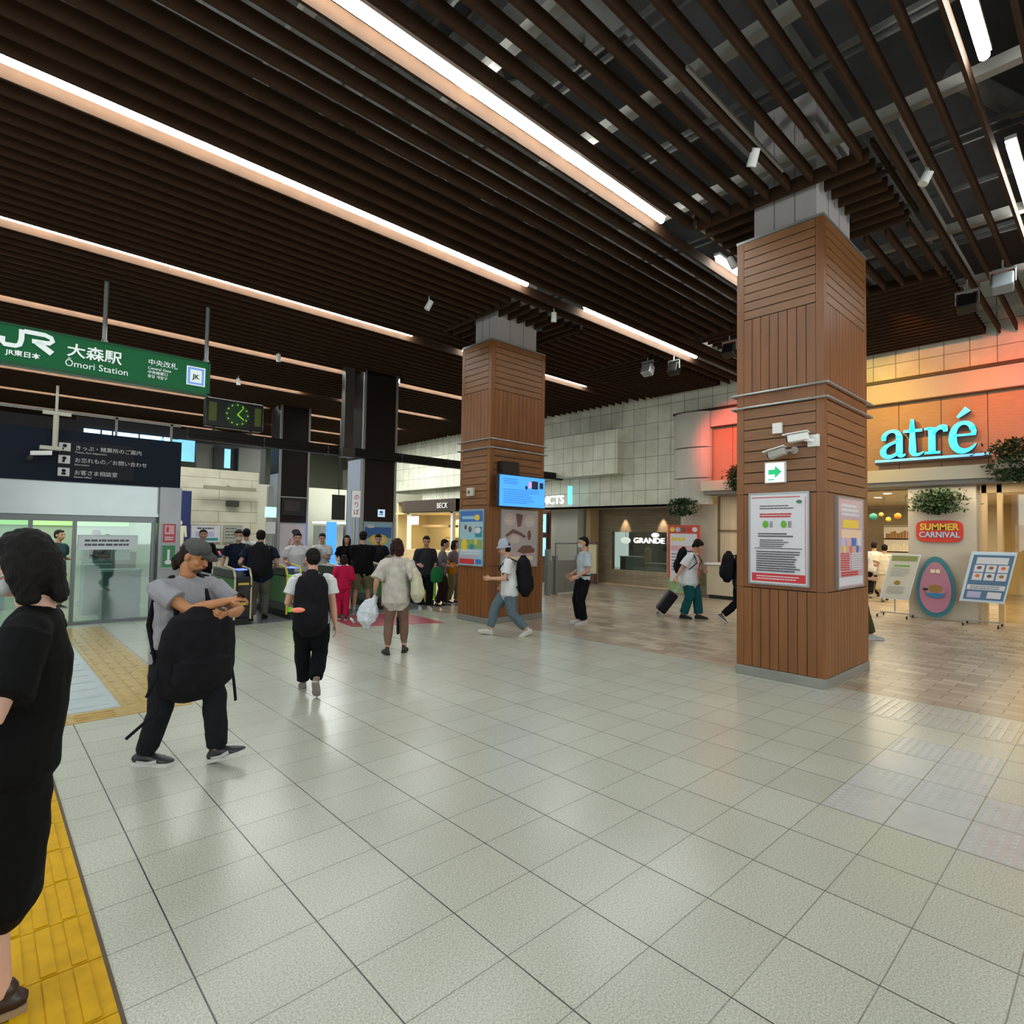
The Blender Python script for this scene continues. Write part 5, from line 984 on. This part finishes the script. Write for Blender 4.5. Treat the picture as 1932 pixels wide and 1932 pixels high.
        for sh, e, wv in s.arms:
            if sleeve <= 1: ringtube(b, [sh, sh.lerp(e, sleeve*.6), sh.lerp(e, sleeve)], [(.043+f*.3)*h, (.042+f*.6)*h, (.042+f*.9)*h], seg=12, caps=False)
            else: ringtube(b, [sh, sh.lerp(e, .6), e, e.lerp(wv, .5), e.lerp(wv, sleeve-1)], [(.043+f*.3)*h, (.040+f*.4)*h, (.034+f*.6)*h, (.034+f*.5)*h, (.030+f*.5)*h], seg=12)
        b = fuse(b, .008 if s.near else .012, 2, wr*h/1.65*.8, 9, s.h*7)
        return s.add(name, b, m, label=label)
    def pants(s, m, fit=1.0, length=.95, name='trousers', label=None, wr=.01, cuff=None, top=.04):
        h = s.h; b = BM(); w_ = s.wide; f = .010*fit
        ringtube(b, [s.pel+Vector((0, 0, top*h)), s.pel+Vector((0, 0, .0)), s.pel+Vector((0, 0, -.05*h))], [((.092+f)*h*w_, (.062+f)*h), ((.103+f)*h*w_, (.068+f)*h), ((.095+f)*h*w_, (.064+f)*h)], s.tw @ Vector((1, 0, 0)), 18)
        for hp, kn, an, fp, sg, toe in s.legs:
            e = kn.lerp(an, (length-.5)*2) if length > .5 else hp.lerp(kn, length*2); c = cuff if cuff else .030+f*1.2
            if length > .5: ringtube(b, [hp, hp.lerp(kn, .5), kn, kn.lerp(e, .5), e], [(.056+f)*h, (.053+f)*h, (.041+f)*h, max(.038+f, c)*h, c*h], seg=12, caps=False)
            else: ringtube(b, [hp, hp.lerp(e, .5), e], [(.060+f)*h, (.06+f*1.5)*h, (.058+f*2)*h], seg=12, caps=False)
        b = fuse(b, .008 if s.near else .012, 2, wr, 10, s.h*3)
        return s.add(name, b, m, label=label)
    def skirt(s, m, zlen, flare=.05, fb=None, top=.04, name='skirt', w0=.0, label=None):
        h = s.h; b = BM(); n = 5; P = []; Rr_ = []
        for i in range(n+1):
            t = i/n; P.append(s.pel+Vector((0, 0, (top-(top+zlen)*t)*h))); Rr_.append(((.098+w0+flare*t)*h*s.wide, (.068+w0+(flare*.9 if fb is None else fb)*t)*h))
        ringtube(b, P[::-1], Rr_[::-1], s.tw @ Vector((1, 0, 0)), 20); b = fuse(b, .009 if s.near else .012, 2, .012, 8, 3)
        return s.add(name, b, m, label=label)
    def shoes(s, m, sole=None, size=1.0, name='shoe'):
        h = s.h; k = h/1.65*size; sole = sole or mat('sole_white', '#b5b3ae', .6)
        for hp, kn, an, fp, sg, toe in s.legs:
            Rf = s.tw @ Matrix.Rotation(math.radians(-sg*toe), 3, 'Z') @ Matrix.Rotation(math.radians(-fp), 3, 'X')
            # pitch pivots about the ankle; positive fp lifts the heel
            V = lambda x, y, z: an+Rf @ (Vector((x, y, z))*k)
            zb = -.045*h/k
            b = BM(); ringtube(b, [V(0, -.05, zb+.04), V(0, .0, zb+.05), V(0, .07, zb+.038), V(0, .14, zb+.028), V(0, .175, zb+.024)], [(.034*k, .034*k), (.036*k, .045*k), (.042*k, .033*k), (.044*k, .024*k), (.032*k, .018*k)], Rf @ Vector((1, 0, 0)), 12)
            ringtube(b, [V(0, -.012, zb+.05), V(0, -.015, zb+.095)], [(.033*k, .042*k), (.031*k, .036*k)], Rf @ Vector((1, 0, 0)), 12)
            b = fuse(b, .006 if s.near else .01, 1); so = s.add(name, b, m)
            b = BM(); pts = [(-.03, -.075), (.03, -.075), (.036, -.02), (.036, .04), (.047, .11), (.04, .17), (.0, .2), (-.04, .17), (-.047, .11), (-.036, .04), (-.036, -.02)]
            A = [b.verts.new(V(x, y, zb+.024)) for x, y in pts]; B = [b.verts.new(V(x, y, zb)) for x, y in pts]; b.faces.new(A); b.faces.new(B[::-1])
            for i in range(len(pts)): b.faces.new((A[i], A[(i+1) % len(pts)], B[(i+1) % len(pts)], B[i]))
            o = obj('sole', b, sole, None); o.parent = so
    def W(s, p): return s.M @ Vector(p)
    def held(s, name, bm, m, label, cat, smooth=True, origin=None):
        """a separate top-level thing shaped in this person's own frame"""
        o = obj(name, bm, m, None, smooth=smooth); o.matrix_basis = s.M.copy(); return tag(o, label, cat)
    def group(s, name, label, cat):
        t = thing(name, label, cat); t.matrix_basis = s.M.copy(); return t
    def part(s, t, name, bm, m, smooth=True): o = obj(name, bm, m, None, smooth=smooth); o.parent = t; return o
    def backpack(s, label, m, front=False, hgt=.29, wid=.10, dep=.075, sag=0, patch=None, vox=.01, straps=(1, 1), off=(0, 0)):
        h = s.h; sg = 1 if front else -1; Rm = s.R2; t = s.group('backpack', label, 'backpack'); up = Rm @ Vector((0, 0, 1)); fwd = Rm @ Vector((0, 1, 0)); sd = Rm @ Vector((1, 0, 0))
        c = s.sp[2]+fwd*sg*(.085+dep)*h+up*(-.03-sag)*h+sd*off[0]*h+up*off[1]*h
        b = BM(); H2 = hgt*h/2; P = []; Q = []
        for f_, a, d_ in ((-1, .78, .7), (-.85, .97, .95), (-.4, 1, 1), (.1, .98, .98), (.6, .92, .88), (.9, .72, .7), (1, .45, .5)): P.append(c+up*H2*f_-fwd*sg*0); Q.append((wid*h*a, dep*h*d_))
        ringtube(b, P, Q, sd, 20); b = fuse(b, vox, 2, .006, 9, 4); s.part(t, 'pack_body', b, m)
        b = BM(); p = c+fwd*sg*dep*h*.72-up*.12*hgt*h*2*.6; ringtube(b, [p-up*H2*.55, p-up*H2*.3, p+up*H2*.15, p+up*H2*.3], [(wid*h*.6, dep*h*.3), (wid*h*.78, dep*h*.42), (wid*h*.74, dep*h*.4), (wid*h*.5, dep*h*.2)], sd, 16); b = fuse(b, vox, 1, .004, 12, 2); s.part(t, 'front_pocket', b, m)
        for i in (0, 1):
            if not straps[i]: continue
            g = (-1, 1)[i]; top = s.sp[3]+s.nk @ Vector((g*.062*h, 0, .022*h)); a = c+up*H2*.82+sd*g*wid*h*.45-fwd*sg*dep*h*.8; lo = c-up*H2*.75+sd*g*wid*h*.7-fwd*sg*dep*h*.8
            fr = s.sp[2]+fwd*(-sg)*.095*h*1.0+sd*g*.085*h; b = BM(); ringtube(b, [a, top+up*.01*h, s.sp[3]+s.nk @ Vector((g*.078*h, -sg*.05*h, -.02*h)), fr, s.sp[1]+sd*g*.108*h*s.wide+fwd*(-sg)*.03*h, lo], [(.012*h, .006*h)]*6, sd, 8); s.part(t, 'strap', b, m)
        b = BM(); rod(b, c+up*H2*1.0+sd*.02*h, c+up*(H2*1.12)+sd*.012*h, .005*h, 6); rod(b, c+up*(H2*1.12)+sd*.012*h, c+up*(H2*1.12)-sd*.012*h, .005*h, 6); rod(b, c+up*(H2*1.12)-sd*.012*h, c+up*H2-sd*.02*h, .005*h, 6); s.part(t, 'carry_handle', b, m)
        return t, c, up, fwd*sg, sd, H2
    def phone(s, i, label, ax=None):
        sh, e, wv = s.arms[i]; d = (wv-e).normalized(); t = s.group('smartphone', label, 'phone'); c = wv+d*.10+Vector((0, .02, .03)); b = BM(); n = (Vector((0, -.8, .6))).normalized(); obox(b, c, (1, 0, 0), n.cross(Vector((1, 0, 0))), n, .07, .145, .009); s.part(t, 'phone_case', b, mat('phone_dark', '#14151a', .2), False); return t
# --- 1: woman in black, foreground left
bl = cloth('black_cloth', '#060607', .2); wh = cloth('white_cloth', '#c3c5c6', .04)
p = Person('woman in a long black dress with a black bob, cut off by the left edge', .13, 2.76, 168, 1.66, SKP, lean=-8, feet=((.0, .06, 0, 0), (.06, .06, .0, 0)), hands=((.13, .11, .66), (.15, .10, .66)), look=(0, 16), hip=.53, wide=.98, vox=.009, near=True, bend=5, arm_out=.6)
p.root.location.z = .013; p.body(curl=(45, 45), mask=True); p.hair('fullbob', HB); p.tee(bl, -.03, .8, .9, loose=.0, name='dress_top', wr=.006); p.skirt(bl, .31, -.002, -.022, .06, w0=.010, name='dress_skirt'); p.shoes(mat('shoe_brown', '#2a1a16', .4), mat('sole_tan', '#8a7358', .6), name='sandal')
# --- 2: man in a cap with a large pack on his chest
gy_ = cloth('grey_tee', '#85858b', .07); dn_ = cloth('dark_denim', '#14171b', .25)
p = Person('man in a grey cap and grey t-shirt wearing a big black pack on his chest', 1.13, 4.78, -78, 1.66, SKD, lean=2, feet=((.13, .20, .014, -18), (-.10, .16, 0, 0)), hands=((.185, .10, .66), (.215, -.085, .725)), look=(-26, 20), hip=.505, wide=1.14, vox=.009, near=True, bend=5, arm_out=1.3, toe=(28, -34))
p.body(curl=(70, 55), beard=True, pns=((0, -.6, .3), (0, -.4, -1))); p.hair('tail', HBr); p.tee(gy_, -.05, .6, .6, loose=.004); p.pants(dn_, 1.0, .96); p.shoes(mat('sneaker_black', '#1b1b1e', .5), name='sneaker', size=1.12)
for i, so in enumerate([c_ for c_ in p.root.children if c_.name.startswith('sneaker')]):
    hp, kn, an, fp, sg, toe = p.legs[i]; Rf = p.tw @ Matrix.Rotation(math.radians(-sg*toe), 3, 'Z') @ Matrix.Rotation(math.radians(-fp), 3, 'X')
    b = BM()
    for q in (-1, 1): stroke(b, [an+Rf @ Vector((q*.044, -.03, -.035)), an+Rf @ Vector((q*.049, .05, -.045)), an+Rf @ Vector((q*.051, .12, -.03))], [.004, .009, .012], Rf @ Vector((q, 0, 0)), .006)
    for j in range(4): z_ = .005-.012*j; rod(b, an+Rf @ Vector((-.022, .06+.02*j, z_)), an+Rf @ Vector((.022, .06+.02*j, z_)), .0035, 5)
    o = obj('laces', b, mat('lace_white', '#a8a6a2', .7), None); o.parent = so
b = BM(); k = p.h/1.65; V = lambda x, y, z: p.hc+p.HR_ @ (Vector((x, y, z))*k)
ell(b, V(0, -.008, .058), (.088*k, .102*k, .072*k), p.HR_); b = fuse(b, .006, 1, .003, 20); cap = p.held('cap', b, mat('cap_grey', '#3e3f3b', .85, bump=.3, scale=40), 'soft grey cap on the man with the chest pack', 'cap')
b = BM(); ringtube(b, [V(0, .07, .05), V(0, .115, .035), V(0, .155, .02)], [(.072*k, .010*k), (.068*k, .008*k), (.045*k, .006*k)], p.HR_ @ Vector((1, 0, 0)), 14); o = obj('brim', b, mat('cap_brim', '#17181a', .7), None, smooth=True); o.parent = cap
pk = cloth('pack_black', '#131216', .3); t, c, up, fd, sd, H2 = p.backpack('big black soft pack worn on the chest of the man in the cap', pk, True, .345, .165, .07, .155, straps=(1, 1))
for (q, a_, L, g) in ((-1, .2, .30, 0), (1, -.1, .28, .25), (1, .5, .22, .05)):
    b = BM(); s0 = c+sd*q*.15*p.h-up*H2*(.6-a_); ringtube(b, [s0, s0-Vector((0, 0, L*.5))+sd*q*.03+fd*g*.3, s0-Vector((0, 0, L))+sd*q*(.05+g*.6)+fd*g*.2], [(.012, .004)]*3, sd, 8); p.part(t, 'dangling_strap', b, pk)
p.phone(1, 'phone held in both hands by the man in the cap')
# --- 3: bun, black backpack with coral patch
p = Person('person with a black bun and white t-shirt seen from behind, walking away in black trousers', 2.63, 5.93, 64, 1.52, SK, lean=2, feet=((.12, .085, 0, 0), (-.14, .085, .075, 48)), hands=((.13, .13, .60), (.0, .165, .445)), look=(-14, 8), hip=.515, wide=1.05, vox=.009, near=True)
p.body(curl=(35, 35)); p.hair('bun', HB); p.tee(wh, -.03, .62, .8); p.pants(cloth('black_trousers', '#08090d', .2), 1.5, .95, cuff=.045); p.shoes(mat('shoe_taupe', '#6b625d', .6), mat('sole_taupe', '#8d8580', .6), name='shoe')
t, c, up, fd, sd, H2 = p.backpack('large black backpack with a coral patch on the person with the bun', pk, False, .37, .115, .085, .045)
b = BM(); bmesh.ops.create_uvsphere(b, u_segments=20, v_segments=10, radius=1, matrix=Matrix.Translation(c+fd*.082*p.h*1.15-sd*.075*p.h-up*H2*.25) @ (Matrix((sd, fd, up)).transposed().to_4x4()) @ Matrix.Diagonal((.068, .02, .026, 1))); p.part(t, 'coral_patch', b, mat('coral', '#e8806a', .6))
# --- 4: woman with the tote bag
p = Person('woman with an auburn bob in a loose off-white blouse and brown leggings, seen from behind', 4.40, 7.13, 54, 1.60, SK, lean=1, feet=((-.04, .12, 0, 0), (.05, .14, 0, 0)), hands=((.05, .19, .54), (.08, .15, .66)), look=(-30, 6), hip=.525, near=True, vox=.01, wide=.95, toe=(20, 5))
p.body(curl=(60, 40)); p.hair('bob', HR); blz = mat('blouse', '#a8a298', .85, var=.22, scale=9, bump=.1); p.tee(blz, -.07, .95, 1.1, loose=.014, name='blouse', wr=.02); p.pants(cloth('brown_leggings', '#6e5548', .06), .3, .93, name='leggings', cuff=.026); p.shoes(mat('shoe_dark', '#1c1614', .5), black, name='shoe')
t = p.group('tote_bag', 'cream tote bag on the right shoulder of the woman in the off-white blouse', 'bag'); h = p.h; b = BM(); c = p.sp[1]+Vector((.19*h, -.05*h, -.02*h)); ringtube(b, [c+Vector((0, 0, -.115*h)), c+Vector((0, 0, -.08*h)), c+Vector((-.01*h, 0, .04*h)), c+Vector((-.03*h, 0, .12*h))], [(.055*h, .085*h), (.065*h, .105*h), (.05*h, .10*h), (.028*h, .085*h)], Vector((1, 0, 0)), 18); b = fuse(b, .009, 2, .012, 9); p.part(t, 'bag_body', b, cloth('cream_canvas', '#b8b29a', .05))
b = BM(); sh = p.arms[1][0]+Vector((-.02, 0, .05)); 
for q in (-1, 1): ringtube(b, [c+Vector((-.03*h, q*.06*h, .12*h)), sh+Vector((.03, q*.05, -.02)), sh+Vector((0, q*.015, .025))], [(.009, .004)]*3, Vector((0, 1, 0)), 8)
p.part(t, 'handle', b, cloth('cream_canvas', '', 0))
t = p.group('plastic_bag', 'white plastic carrier bag in the left hand of the woman in the off-white blouse', 'bag'); b = BM(); wv = p.arms[0][2]; c = wv+Vector((-.09, .0, -.28)); ringtube(b, [c+Vector((-.02, 0, -.19)), c+Vector((-.02, 0, -.13)), c, c+Vector((.05, 0, .12)), wv+Vector((0, .01, -.07))], [(.07, .06), (.14, .09), (.15, .10), (.09, .06), (.02, .02)], Vector((1, 0, 0)), 18); b = fuse(b, .009, 1, .03, 14); p.part(t, 'bag_body', b, mat('plastic_white', '#bcc2c9', .35)); b = BM(); ringtube(b, [c+Vector((-.1, 0, -.12)), c+Vector((-.19, 0, -.16)), c+Vector((-.24, 0, -.10))], [.03, .025, .015]); p.part(t, 'bag_corner', b, mat('plastic_white', '', 0))
b = BM(); ringtube(b, [p.pel+Vector((.02, .13, -.22*h)), p.pel+Vector((.03, .13, -.36*h))], [.018, .024]); ringtube(b, [p.pel+Vector((.02, .13, -.22*h)), p.pel+Vector((.01, .12, -.05*h))], [.006, .006]); p.held('folded_umbrella', b, black, 'black folded umbrella hanging in front of the woman in the off-white blouse', 'umbrella')
# --- 5: man in bucket hat
p = Person('man in a pale bucket hat and white t-shirt striding left before the farther pillar', 6.66, 7.20, 140, 1.62, SK, lean=4, feet=((-.19, .07, .02, 22), (.20, .07, .008, -10)), hands=((.20, .10, .60), (.05, .16, .52)), look=(10, 14), hip=.49, vox=.011, near=True)
p.body(curl=(40, 40)); p.tee(wh, -.06, .7, .9, loose=.014); p.pants(cloth('grey_blue_trousers', '#56656e', .08), 1.4, .93, cuff=.04); p.shoes(mat('shoe_white', '#b5b3ae', .6), name='shoe')
p.hair('short', HB); b = BM(); k = p.h/1.65; V = lambda x, y, z: p.hc+p.HR_ @ (Vector((x, y, z))*k); ringtube(b, [V(0, -.004, .035), V(0, -.004, .06), V(0, -.004, .12)], [(.098*k, .11*k), (.092*k, .105*k), (.08*k, .09*k)], p.HR_ @ Vector((1, 0, 0)), 18)
o = p.held('bucket_hat', b, cloth('hat_pale', '#99a0ae', .05), 'pale grey-blue bucket hat on the striding man', 'hat'); b = BM(); ringtube(b, [V(0, -.004, .045), V(0, 0, .015)], [(.098*k, .112*k), (.135*k, .15*k)], p.HR_ @ Vector((1, 0, 0)), 20, False); q = obj('brim', b, cloth('hat_pale', '', 0), None, smooth=True); q.parent = o
p.backpack('black backpack on the man in the bucket hat', pk, False, .36, .10, .085, .05)
# --- 6: man in white shirt
p = Person('man in a light short-sleeved shirt and black trousers standing right of the farther pillar', 8.62, 7.22, 150, 1.66, SK, lean=-3, feet=((.0, .08, 0, 0), (.02, .10, 0, 0)), hands=((.12, .10, .56), (.10, .14, .57)), look=(0, 4), hip=.525, vox=.011, near=True, toe=(10, 14))
p.body(curl=(30, 40), mask=True); p.hair('short', HB); p.tee(cloth('pale_shirt', '#a9b3b6', .05), .0, .75, .8); p.pants(cloth('black_slacks', '#0a0b10', .2), 1.4, .96, cuff=.045); p.shoes(mat('shoe_white', '', 0), name='shoe')
b = BM(); ringtube(b, [p.pel+Vector((0, 0, .042*p.h)), p.pel+Vector((0, 0, .058*p.h))], [(.115*p.h, .082*p.h)]*2, Vector((1, 0, 0)), 18, False); p.add('belt', b, black)
# --- 7: teal trousers pulling a suitcase
p = Person('person in teal trousers and a white shirt with a black backpack, pulling a suitcase', 11.1, 6.38, -80, 1.68, SK, wide=.92, lean=5, feet=((.10, .09, 0, 0), (-.06, .09, 0, 0)), hands=((.14, .08, .60), (-.10, .20, .50)), look=(5, 26), hip=.52, vox=.012, bend=8)
p.body(curl=(45, 50)); p.hair('messy', HB); p.tee(cloth('white_shirt', '#c9cccf', .08), -.08, .9, 1.0, loose=.03); p.pants(cloth('teal_trousers', '#12494c', .1), 1.8, .96, cuff=.055); p.shoes(black, black)
p.backpack('black backpack on the person in teal trousers', pk, False, .30, .10, .06, 0)
t = p.group('shoulder_bag', 'olive shoulder bag hanging at the front of the person in teal trousers', 'bag'); h = p.h; b = BM(); c = p.pel+Vector((-.10*h, .13*h, .0)); ringtube(b, [c+Vector((0, 0, -.09*h)), c, c+Vector((0, 0, .08*h))], [(.09*h, .03*h), (.085*h, .035*h), (.06*h, .02*h)], Vector((1, 0, 0)), 14); b = fuse(b, .01, 1, .008, 10); p.part(t, 'bag_body', b, cloth('olive_canvas', '#6b6548', .1)); b = BM(); ringtube(b, [c+Vector((.04*h, 0, .08*h)), p.sp[2]+Vector((0, .13*h, 0)), p.sp[3]+Vector((.06*h, .03*h, .03*h))], [(.012, .004)]*3, Vector((1, 0, 0)), 8); p.part(t, 'strap', b, cloth('olive_canvas', '', 0))
t = thing('suitcase', 'small dark purple-black rolling suitcase tilted behind the person in teal trousers', 'suitcase', (10.86, 6.98, 0)); ax = Vector((.35, -.45, .78)).normalized(); sd = Vector((.78, .62, 0)).normalized(); nn = ax.cross(sd); c = Vector((10.97, 6.84, .31))
b = BM(); obox(b, c, ax, sd, nn, .5, .36, .21); obj('shell', b, mat('suitcase_dark', '#0e0a12', .6, spec=.2), t, bevel=.04); b = BM(); obox(b, c+nn*.11, ax, sd, nn, .4, .26, .012); obx = obj('panel', b, mat('suitcase_purple', '#2a2233', .4), t)
b = BM()
for q in (-1, 1): rod(b, c+ax*.25+sd*.09*q, c+ax*.62+sd*.09*q, .008, 6)
rod(b, c+ax*.62-sd*.09, c+ax*.62+sd*.09, .012, 6); obj('pull_handle', b, steel, t)
for q in (-1, 1): b = BM(); w0 = c-ax*.25+nn*.02+sd*.14*q-Vector((0, 0, .0)); w0.z = .04; rod(b, w0-sd*.012, w0+sd*.012, .04, 12); obj('wheel', b, mat('wheel_grey', '#7d7d80', .5), t)
b = BM(); obox(b, c+ax*.255, sd, nn, ax, .1, .03, .02); obj('side_handle', b, mat('handle_purple', '#5a3a6a', .4), t)
# --- 8: dark walker half hidden by the nearer pillar
p = Person('person in black with a backpack, half hidden by the left side of the nearer pillar', 11.12, 5.27, -48, 1.68, SK, lean=4, feet=((-.20, .07, .05, 40), (.16, .07, 0, 0)), hands=((.10, .16, .55), (.0, .18, .5)), hip=.505, vox=.012)
p.body(); p.hair('short', HBr); p.tee(cloth('charcoal_tee', '#2b2b31', .15), -.04, .7, 1.4); p.pants(bl, 1.0, .95); p.shoes(mat('sneaker_grey', '#45454a', .6)); p.backpack('black backpack worn by the walker half hidden behind the nearer pillar', pk, False, .30, .10, .08, .01)
# --- 9: navy shirt at the gate
nv = cloth('navy_tee', '#151c2c', .15); kh = cloth('grey_khaki', '#5d5a52', .08)
p = Person('man in a navy t-shirt with a black backpack seen from behind at the ticket gate', 3.98, 11.35, 68, 1.70, SK, lean=4, feet=((.0, .13, 0, 0), (.10, .10, 0, 0)), hands=((.12, .2, .6), (.12, .16, .6)), look=(0, 8), hip=.52, wide=1.15, vox=.013)
p.body(curl=(40, 40)); p.hair('short', HB); p.tee(nv, -.03, .7, 1.0, loose=.01); p.pants(kh, 1.4, .96); p.shoes(black, black); p.backpack('black backpack on the man in navy at the ticket gate', pk, False, .32, .12, .08, .02)
# --- 10: masked man, hand on the gate
p = Person('masked man in a dark navy t-shirt resting his hand on the bright green ticket gate', 4.12, 13.05, -110, 1.70, SK, lean=5, feet=((.10, .09, 0, 0), (-.10, .09, 0, 0)), hands=((.10, .16, .62), (.06, .18, .54)), look=(0, 12), hip=.52, vox=.013)
p.body(mask=True); p.hair('short', HB); p.tee(nv, -.02, .65, 1.0, loose=.01); p.pants(dn_, 1.2, .96); p.shoes(mat('sneaker_black', '', 0))
# --- 11 white shirt in front of wall behind navy man
def simple(label, x, y, head, h, top, bot, hair=HB, style='short', mask=False, vox=.015, sleeve=.65, loose=.013, skin=None, bottom='pants', hands=((.10, .12, .62), (.12, .12, .62)), shoe=None, feet=((.05, .09, 0, 0), (-.05, .09, 0, 0)), **k):
    p = Person(label, x, y, head, h, skin or SK, feet=feet, hands=hands, vox=vox, **k)
    p.body(curl=(40, 40), mask=mask); p.hair(style, hair); p.tee(top, -.03, sleeve, .8, loose=loose)
    if bottom == 'pants': p.pants(bot, 1.2, .95)
    elif bottom == 'shorts': p.pants(bot, 2.2, .52, name='shorts', cuff=.07)
    else: p.skirt(bot, .3, .05)
    p.shoes(shoe or mat('sneaker_black', '', 0)); return p
simple('dark-haired person whose head shows above the cap of the man with the chest pack', 3.75, 14.3, -105, 1.68, cloth('dark_jacket', '#1a1b22', .2), bl, sleeve=1.8)
simple('person in a white shirt just left of the man in navy at the gate', 4.65, 14.2, 70, 1.72, wh, dn_)
simple('young man in a white t-shirt beyond the gate, left of the bun', 5.05, 12.2, -112, 1.66, wh, dn_, look=(0, 12))
p = simple('person in a white shirt with glasses holding a sheet of paper beyond the gates', 6.2, 13.5, -112, 1.64, wh, bl, style='short', look=(0, 14), hands=((.18, .06, .66), (.2, .08, .68)))
b = BM(); obox(b, p.arms[1][2]+Vector((-.02, .1, .06)), (1, 0, 0), (0, .5, .8), (0, -.8, .5), .2, .28, .004); p.held('paper_sheet', b, paper, 'sheet of paper held by the person in white beyond the gates', 'paper', False)
simple('person with long dark hair in a black t-shirt beyond the gates', 6.9, 13.6, -115, 1.60, bl, dn_, style='long', look=(0, 10))
p = simple('large person in a loose black sweater and khaki shorts seen from behind', 6.17, 11.4, 60, 1.70, bl, cloth('khaki', '#6f6a4c', .08), sleeve=1.9, loose=.018, wide=1.2, hands=((.16, .05, .64), (.14, .04, .62)), bottom='shorts', shoe=mat('shoe_white', '', 0), feet=((.0, .17, 0, 0), (.06, .15, 0, 0)))
simple('person in dark clothes just right of the large person in the black sweater', 7.4, 12.9, -118, 1.64, cloth('dark_jacket', '', 0), cloth('grey_trousers', '#6a6f78', .08), look=(0, 16), bottom='skirt')
p = simple('small person in a crimson top and trousers beside the large person in black', 5.28, 10.5, 62, 1.24, cloth('crimson', '#a01338', .1), cloth('crimson', '', 0), sleeve=1.7, style='bob', hair=HBr)
p = simple('person in a charcoal jacket near the farther pillar, holding a green bag', 7.4, 10.8, -110, 1.62, cloth('charcoal_tee', '', 0), bl, sleeve=1.6, look=(10, 14), shoe=mat('shoe_white', '', 0))
b = BM(); c = p.arms[0][2]+Vector((-.02, .04, -.2)); ringtube(b, [c+Vector((0, 0, -.16)), c, c+Vector((0, 0, .13))], [(.14, .05), (.15, .06), (.10, .03)]); p.held('shopping_bag', b, cloth('green_bag', '#1f6a3a', .05), 'green shopping bag held beside the woman with the tote bag', 'bag')
p = simple('person in a grey top and wide dark brown trousers walking right, near the farther pillar', 7.95, 10.95, -40, 1.55, cloth('grey_top', '#6d7076', .08), cloth('dark_brown', '#2c211e', .1), sleeve=1.5, look=(0, 12), loose=.012)
b = BM(); c = p.arms[0][2]+Vector((0, .08, -.06)); ringtube(b, [c+Vector((0, 0, -.13)), c, c+Vector((0, 0, .1))], [(.05, .11), (.05, .12), (.03, .09)]); p.held('handbag', b, cloth('mustard', '#b07a1a', .05), 'mustard yellow handbag carried by the person in the grey top', 'bag')
simple('person in a mauve top mostly hidden by the left side of the farther pillar', 8.55, 11.3, -60, 1.52, cloth('mauve_top', '#6d5f68', .08), cloth('khaki', '', 0), style='bob', hair=HBr)
simple('person in a white top with a black backpack walking in the shop opening', 19.6, 5.2, 10, 1.68, wh, bl, hair=HBr, feet=((-.18, .08, .03, 25), (.16, .08, 0, 0)), hip=.5)
simple('woman in a cream top and skirt walking in the shop opening', 18.7, 4.7, 20, 1.6, cloth('cream_top', '#c2baa8', .05), cloth('cream_skirt', '#b5a88e', .05), bottom='skirt', hair=HB, feet=((-.16, .08, .03, 25), (.14, .08, 0, 0)), hip=.51)
simple('person in olive trousers whose shoe shows at the right foot of the nearer pillar', 11.25, 3.32, -50, 1.7, cloth('olive_top', '#4a4836', .1), cloth('olive_trousers', '#3d3a22', .1), shoe=mat('sneaker_pale', '#9aa0a0', .5), feet=((-.12, .08, 0, 0), (.16, .08, 0, 0)), hip=.51)
simple('person in a teal top leaning at the counter inside the station office', 1.25, 15.6, -50, 1.65, cloth('teal_top', '#2d4348', .1), cloth('teal_grey', '#4a5a5a', .1), hair=HBr, feet=((-.14, .08, .02, 20), (.12, .08, 0, 0)), hip=.51)
simple('person in a wine red top and grey trousers inside the station office', 2.0, 15.9, 130, 1.65, cloth('wine_top', '#54202a', .1), cloth('grey_slacks', '#5a5652', .1), feet=((.12, .08, 0, 0), (-.12, .08, 0, 0)), hip=.515)
simple('dark figure inside the shop behind the glass doors at the right edge', 18.2, .45, 100, 1.68, bl, bl)
